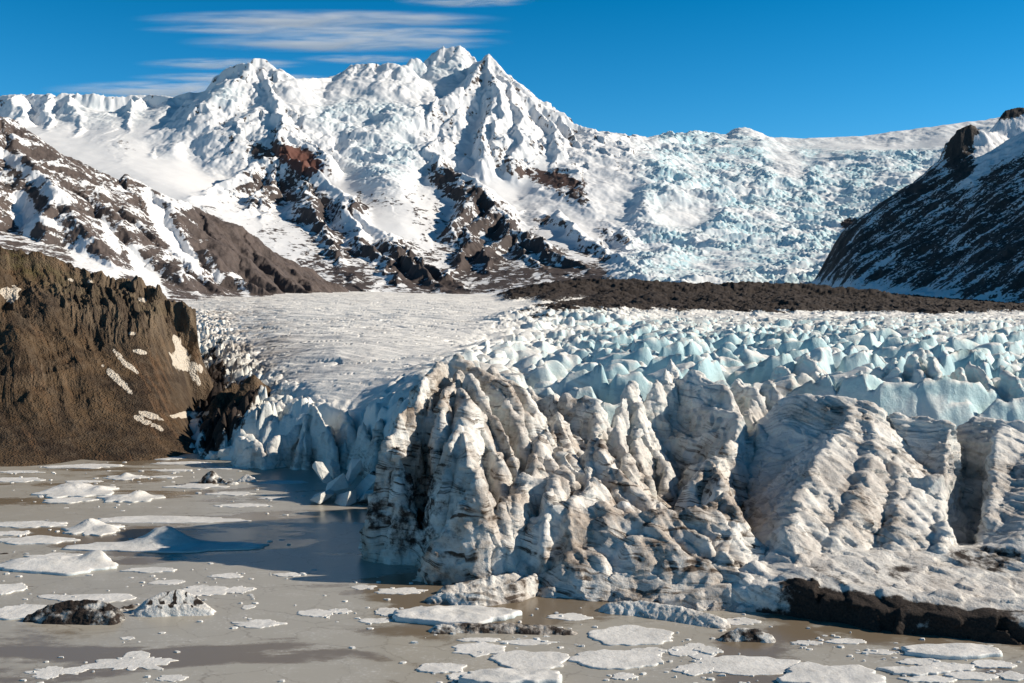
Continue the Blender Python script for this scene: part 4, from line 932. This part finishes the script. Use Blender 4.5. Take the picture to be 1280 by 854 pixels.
# crumbs of ice that drifted loose: numbered in hundreds, so only as one scatter
def crumbs():
    rg = np.random.default_rng(4); V = []; Q = []; k = 0
    for i in range(520):
        cl = SPEC[rg.integers(len(SPEC))]
        u = cl[0]+rg.normal()*cl[2]*1.5; v = cl[1]+rg.normal()*(cl[3]*1.6+2)
        if v < 578 or v > 880: continue
        c = W(u, v); s = rg.uniform(.05, .26)*(.6+c[1]/170); a0 = rg.uniform(0, 6); n = 6
        th = a0+np.arange(n)/n*2*math.pi; rr = s*rg.uniform(.6, 1.2, n); hh = rg.uniform(.03, .16)
        b = np.stack([c[0]+rr*np.cos(th)*1.4, c[1]+rr*np.sin(th), np.full(n, -.05)], 1)
        t = b.copy(); t[:, :2] = c[:2]+(b[:, :2]-c[:2])*.8; t[:, 2] = hh
        m = np.array([[c[0], c[1], hh*1.15]]); V += [b, t, m]
        for j in range(n):
            jj = (j+1) % n; Q.append([k+j, k+jj, k+n+jj, k+n+j]); Q.append([k+n+j, k+n+jj, k+2*n])
        k += 2*n+1
    me = bpy.data.meshes.new('brash_ice'); me.from_pydata(np.vstack(V).tolist(), [], Q)
    for an in ('dirt', 'blue'):
        at = me.attributes.new(an, 'FLOAT', 'POINT'); at.data.foreach_set('value', np.full(k, -.3 if an == 'dirt' else 0., np.float32))
    me.materials.append(FLOE); o = bpy.data.objects.new('brash_ice', me); link(o); o['kind'] = 'stuff'
crumbs()

# ---------------------------------------------------------------- icebergs and stones in the lake
def berg(name, fins, label, cat='iceberg', dirt=.4, rock=0., blue=.1, group='icebergs on the lake', vox=.12, amp=.35, stripes=None, **k):
    sc_ = k.pop('jag', 1.)
    def at(v, nn, u, w):
        x, y, z = v.T; n = fbm3(x/2, y/2, z/1.0, 4, 801)
        r = rock+n*.5
        if stripes: r = r+.86*sst(0, .9, np.sin(x*stripes+n3(x, y, z, 5)*3.2))*(.85+.9*n)*sst(.2, 1., z)
        return dict(dirt=np.clip(dirt+n*.4, 0, 1), blue=np.full(len(x), blue)*sst(.3, .9, 1-np.abs(nn[:, 2])), rock=r)
    return thing(vol(name, fins, ICE, at, vox=vox, amp=amp, warp=.4, base=-.6, pad=1.5, k=.12, det=k.pop('det', .4), detail_fn=lambda X, Y: fbm2(X/1.1, Y/1.1, 4, 900, .55, True)*.22*sc_, **k), label, cat, group)
berg('iceberg', [S((34,770,102.1),(60,758,102.4),(92,752,102.7),(125,751,102.9),(147,760,102.8),l=(1.4,.2),c=.3),S((60,768,101.6),(100,764,101.7),(142,764,101.7),l=(1.6,.2),c=.3)], 'low black gravel-covered iceberg lying left of the striped one', rock=.62, seed=71)
berg('iceberg', [S((168,764,104.8),(186,749,105.4),(203,741,106),(225,737,106.3),(243,745,106),(264,762,105),l=(1.0,.1),c=.5), S((172,764,104),(200,756,104.2),(235,756,104.4),(264,764,104.2),l=(1.6,.3),c=.3)], 'white iceberg with dark vertical stripes across its crest', rock=-.12, dirt=.15, stripes=5.2, jag=.4, seed=72)
berg('iceberg', [S((152,761,106),(168,758,107),l=(.8,.2),c=.3)], 'small dark lump of ice bridging the black and striped icebergs', rock=.5, seed=73)
berg('iceberg', [S((248,603,188),(258,592,189),(264,589,189),(272,596,189),(282,603,188),l=(1.5,0),c=.3)], 'dark cone-shaped iceberg with white streaks far out in the inlet', rock=.55, dirt=.6, seed=74, vox=.16)
berg('iceberg', [S((300,599,190),(308,594,190.5),(316,598,190),l=(1.6,.1),c=.5)], 'small white ice lump right of the dark cone-shaped iceberg', rock=-.2, dirt=.1, seed=75, vox=.16)
berg('iceberg', [S((286,603,187),(296,603,187),l=(.8,.2),c=.3)], 'little dark scrap between the dark cone and the white lump', rock=.5, seed=76, vox=.16)
berg('iceberg', [S((560,733,112.5),(610,722,114),(655,716,115.5),l=(.7,.1),c=.6), S((545,743,109),(600,741,108.3),(645,730,110),(667,719,113),l=(.5,.2),r=(1.6,.3),c=.4)], 'flat-topped dirty ice slab afloat before the bluish ramp', rock=.22, dirt=.8, seed=77, stripes=None)
berg('iceberg', [S((548,783,98.7),(580,781,99),(640,781,99),(690,784,98.6),(714,790,98),l=(.35,.3),c=.3)], 'long thin debris-covered floe of ice lying below the thick white floe', rock=.5, dirt=.7, seed=78)
berg('iceberg', [S((765,755,105.5),(800,753,105),(850,760,103.2),(900,772,100.8),l=(.5,.2),c=.4)], 'long ribbed ice strip along the foot of the rubble', rock=.18, dirt=.5, seed=79)
berg('iceberg', [S((908,795,96),(925,787,96.4),(945,786,96.4),(962,793,96),l=(.9,.3),c=.3)], 'small rocky iceberg crusted with brown stones near the round floe', rock=.55, dirt=.7, seed=80)
berg('iceberg', [S((850,745,110),(900,735,110.5),(945,742,108.5),l=(.9,.2),c=.6), S((870,760,106.5),(930,757,106.5),l=(1,.3),c=.4)], 'smooth pale ice block aground below the big shaded hollow', rock=-.1, dirt=.25, blue=.3, seed=81, vox=.16)
berg('boulder', [S((215,607,186),(230,606,186),l=(1.1,.3),c=.4)], 'brown boulder in the water left of the dark cone-shaped iceberg', cat='boulder', rock=1.2, group=None, seed=82, vox=.16)
berg('boulder', [S((-6,694,131),(8,692,131.5),l=(1.1,.3),c=.4)], 'dark boulder at the left edge behind the largest humped floe', cat='boulder', rock=1.2, group=None, seed=83, vox=.16)
berg('boulder', [S((465,724,119.3),(471,723,119.3),l=(1.6,.6),c=.25)], 'lone pale stone on thin ice near the tallest tower', cat='boulder', rock=-.5, dirt=.3, group=None, seed=84, vox=.1)
# tumbled blocks between the left cliffs and the tower
import bmesh
from mathutils import Vector, Matrix
def block(u, v, y, w, hgt, lean, seed, label, group, mat=ICE, blue=.15):
    rg = np.random.default_rng(seed); bm = bmesh.new()
    for k in range(13):
        d = rg.normal(size=3); d /= np.abs(d).max()**.75*np.linalg.norm(d)**.25
        bm.verts.new(Vector(d*rg.uniform(.8, 1.05)))
    r = bmesh.ops.convex_hull(bm, input=bm.verts)
    bmesh.ops.delete(bm, geom=[q for q in r['geom_interior'] if isinstance(q, bmesh.types.BMVert)], context='VERTS')
    bmesh.ops.subdivide_edges(bm, edges=bm.edges[:], cuts=1, use_grid_fill=True)
    rot = Matrix.Rotation(rg.uniform(0, 6), 3, 'Z')
    for q in bm.verts:
        c = rot @ q.co; n_ = float(n3(np.array([c.x*3+seed]), np.array([c.y*3]), np.array([c.z*3]), 4)[0])*.06
        z = c.z*hgt*.55; q.co = (c.x*w*.55*(1+n_)+lean*z, c.y*w*.6*(1+n_), z)
    m = bpy.data.meshes.new('ice_block'); bm.to_mesh(m); bm.free()
    for an, av in (('dirt', .12), ('blue', blue), ('rock', -.4)):
        at = m.attributes.new(an, 'FLOAT', 'POINT'); at.data.foreach_set('value', np.full(len(m.vertices), av, np.float32))
    m.materials.append(mat); o = bpy.data.objects.new('ice_block', m); link(o)
    p = P(u, v, y); o.location = (p[0], p[1], max(p[2], hgt*.25)); thing(o, label, 'ice block', group)
HG = 'tumbled ice heap beside the tower'
for j, a in enumerate([(404,592,176,2.2,4.6,-.5,'upright pale block at the left of the tumbled ice heap'),(424,606,172,3.6,4.4,.6,'biggest slanted slab of the tumbled ice heap'),(440,596,176,2.6,5.6,.5,'tall slanted slab at the back of the tumbled ice heap'),(455,608,173,3.4,4.6,.4,'blocky slab at the right of the tumbled ice heap'),
        (402,622,168,4.0,2.4,.2,'low shaded block at the front of the tumbled ice heap'),(432,624,167,4.4,2.6,.3,'low sunlit block at the front right of the tumbled ice heap'),(447,585,182,3.2,4.0,.3,'small back slab of the tumbled ice heap'),(415,585,184,2.6,3.6,-.3,'chipped block at the back left of the tumbled ice heap'),(462,625,168,3.6,2.6,.2,'block against the foot of the tallest tower')]):
    block(*a[:6], 40+j, a[6], HG)
for j, a in enumerate([(255,566,226,2.4,1.6,.2,'left block of the ice rubble at the foot of the hillside'),(268,570,221,2.6,2.0,-.2,'middle block of the ice rubble at the foot of the hillside'),(282,566,221,3.2,2.6,.3,'largest block of the ice rubble at the foot of the hillside'),(275,558,228,2.4,2.4,.2,'rear block of the ice rubble at the foot of the hillside')]):
    block(*a[:6], 60+j, a[6], 'ice rubble below the brown hillside')
print('lake', time.time()-T0)
# ---------------------------------------------------------------- thin lens-shaped clouds far behind the summit
def clouds():
    n = NT('thin cloud')
    tc = n.node('ShaderNodeTexCoord').outputs['Object']
    ln = n.node('ShaderNodeVectorMath', operation='LENGTH'); n.put(ln.inputs[0], tc)
    mp = n.vm('MULTIPLY', tc, n.comb(2.2, .8, 1.6))
    ns = n.noise(1.3, mp, detail=5, rough=.6, dist=.5)
    fall = n.ramp(ln.outputs['Value'], 1.0, .35)
    d = n.math('MULTIPLY', n.math('MULTIPLY', fall, n.ramp(ns, .34, .74)), 5e-3)
    pv = n.node('ShaderNodeVolumePrincipled'); n.put(pv.inputs['Density'], d)
    pv.inputs['Color'].default_value = (.995, .995, .995, 1); pv.inputs['Anisotropy'].default_value = .0
    n.t.links.new(pv.outputs[0], n.out.inputs['Volume'])
    me = bpy.data.meshes.new('cloud'); import bmesh
    bm = bmesh.new(); bmesh.ops.create_icosphere(bm, subdivisions=4, radius=1); bm.to_mesh(me); bm.free(); me.materials.append(n.m)
    for i, (u, v, ru, rv, lab) in enumerate([(400,24,250,7,'highest long thin cloud streak above the snowy skyline'),(330,37,170,4,'thin cloud streak between the two longest ones, at their left'),(430,53,220,8,'thick lower streak of the two longest clouds'),
                (490,40,160,4,'thin cloud streak running right above the thick lower one'),(280,80,120,5,'short faint cloud streak left of the first peak'),(290,97,140,4,'faint cloud sliver just above the low cloud band'),
                (225,113,185,8,'low cloud band touching the skyline left of the first peak'),(450,74,90,4,'small wispy cloud left of the summit'),(580,2,95,5,'cloud sliver cut off by the top edge')]):
        o = bpy.data.objects.new('cloud', me); link(o); y = 20000+i*900
        o.location = P(u, v, y); s = y/F; o.scale = (ru*s, ru*s*.09, rv*s*1.75)
        thing(o, lab, 'cloud', 'thin clouds in the blue sky')
clouds()
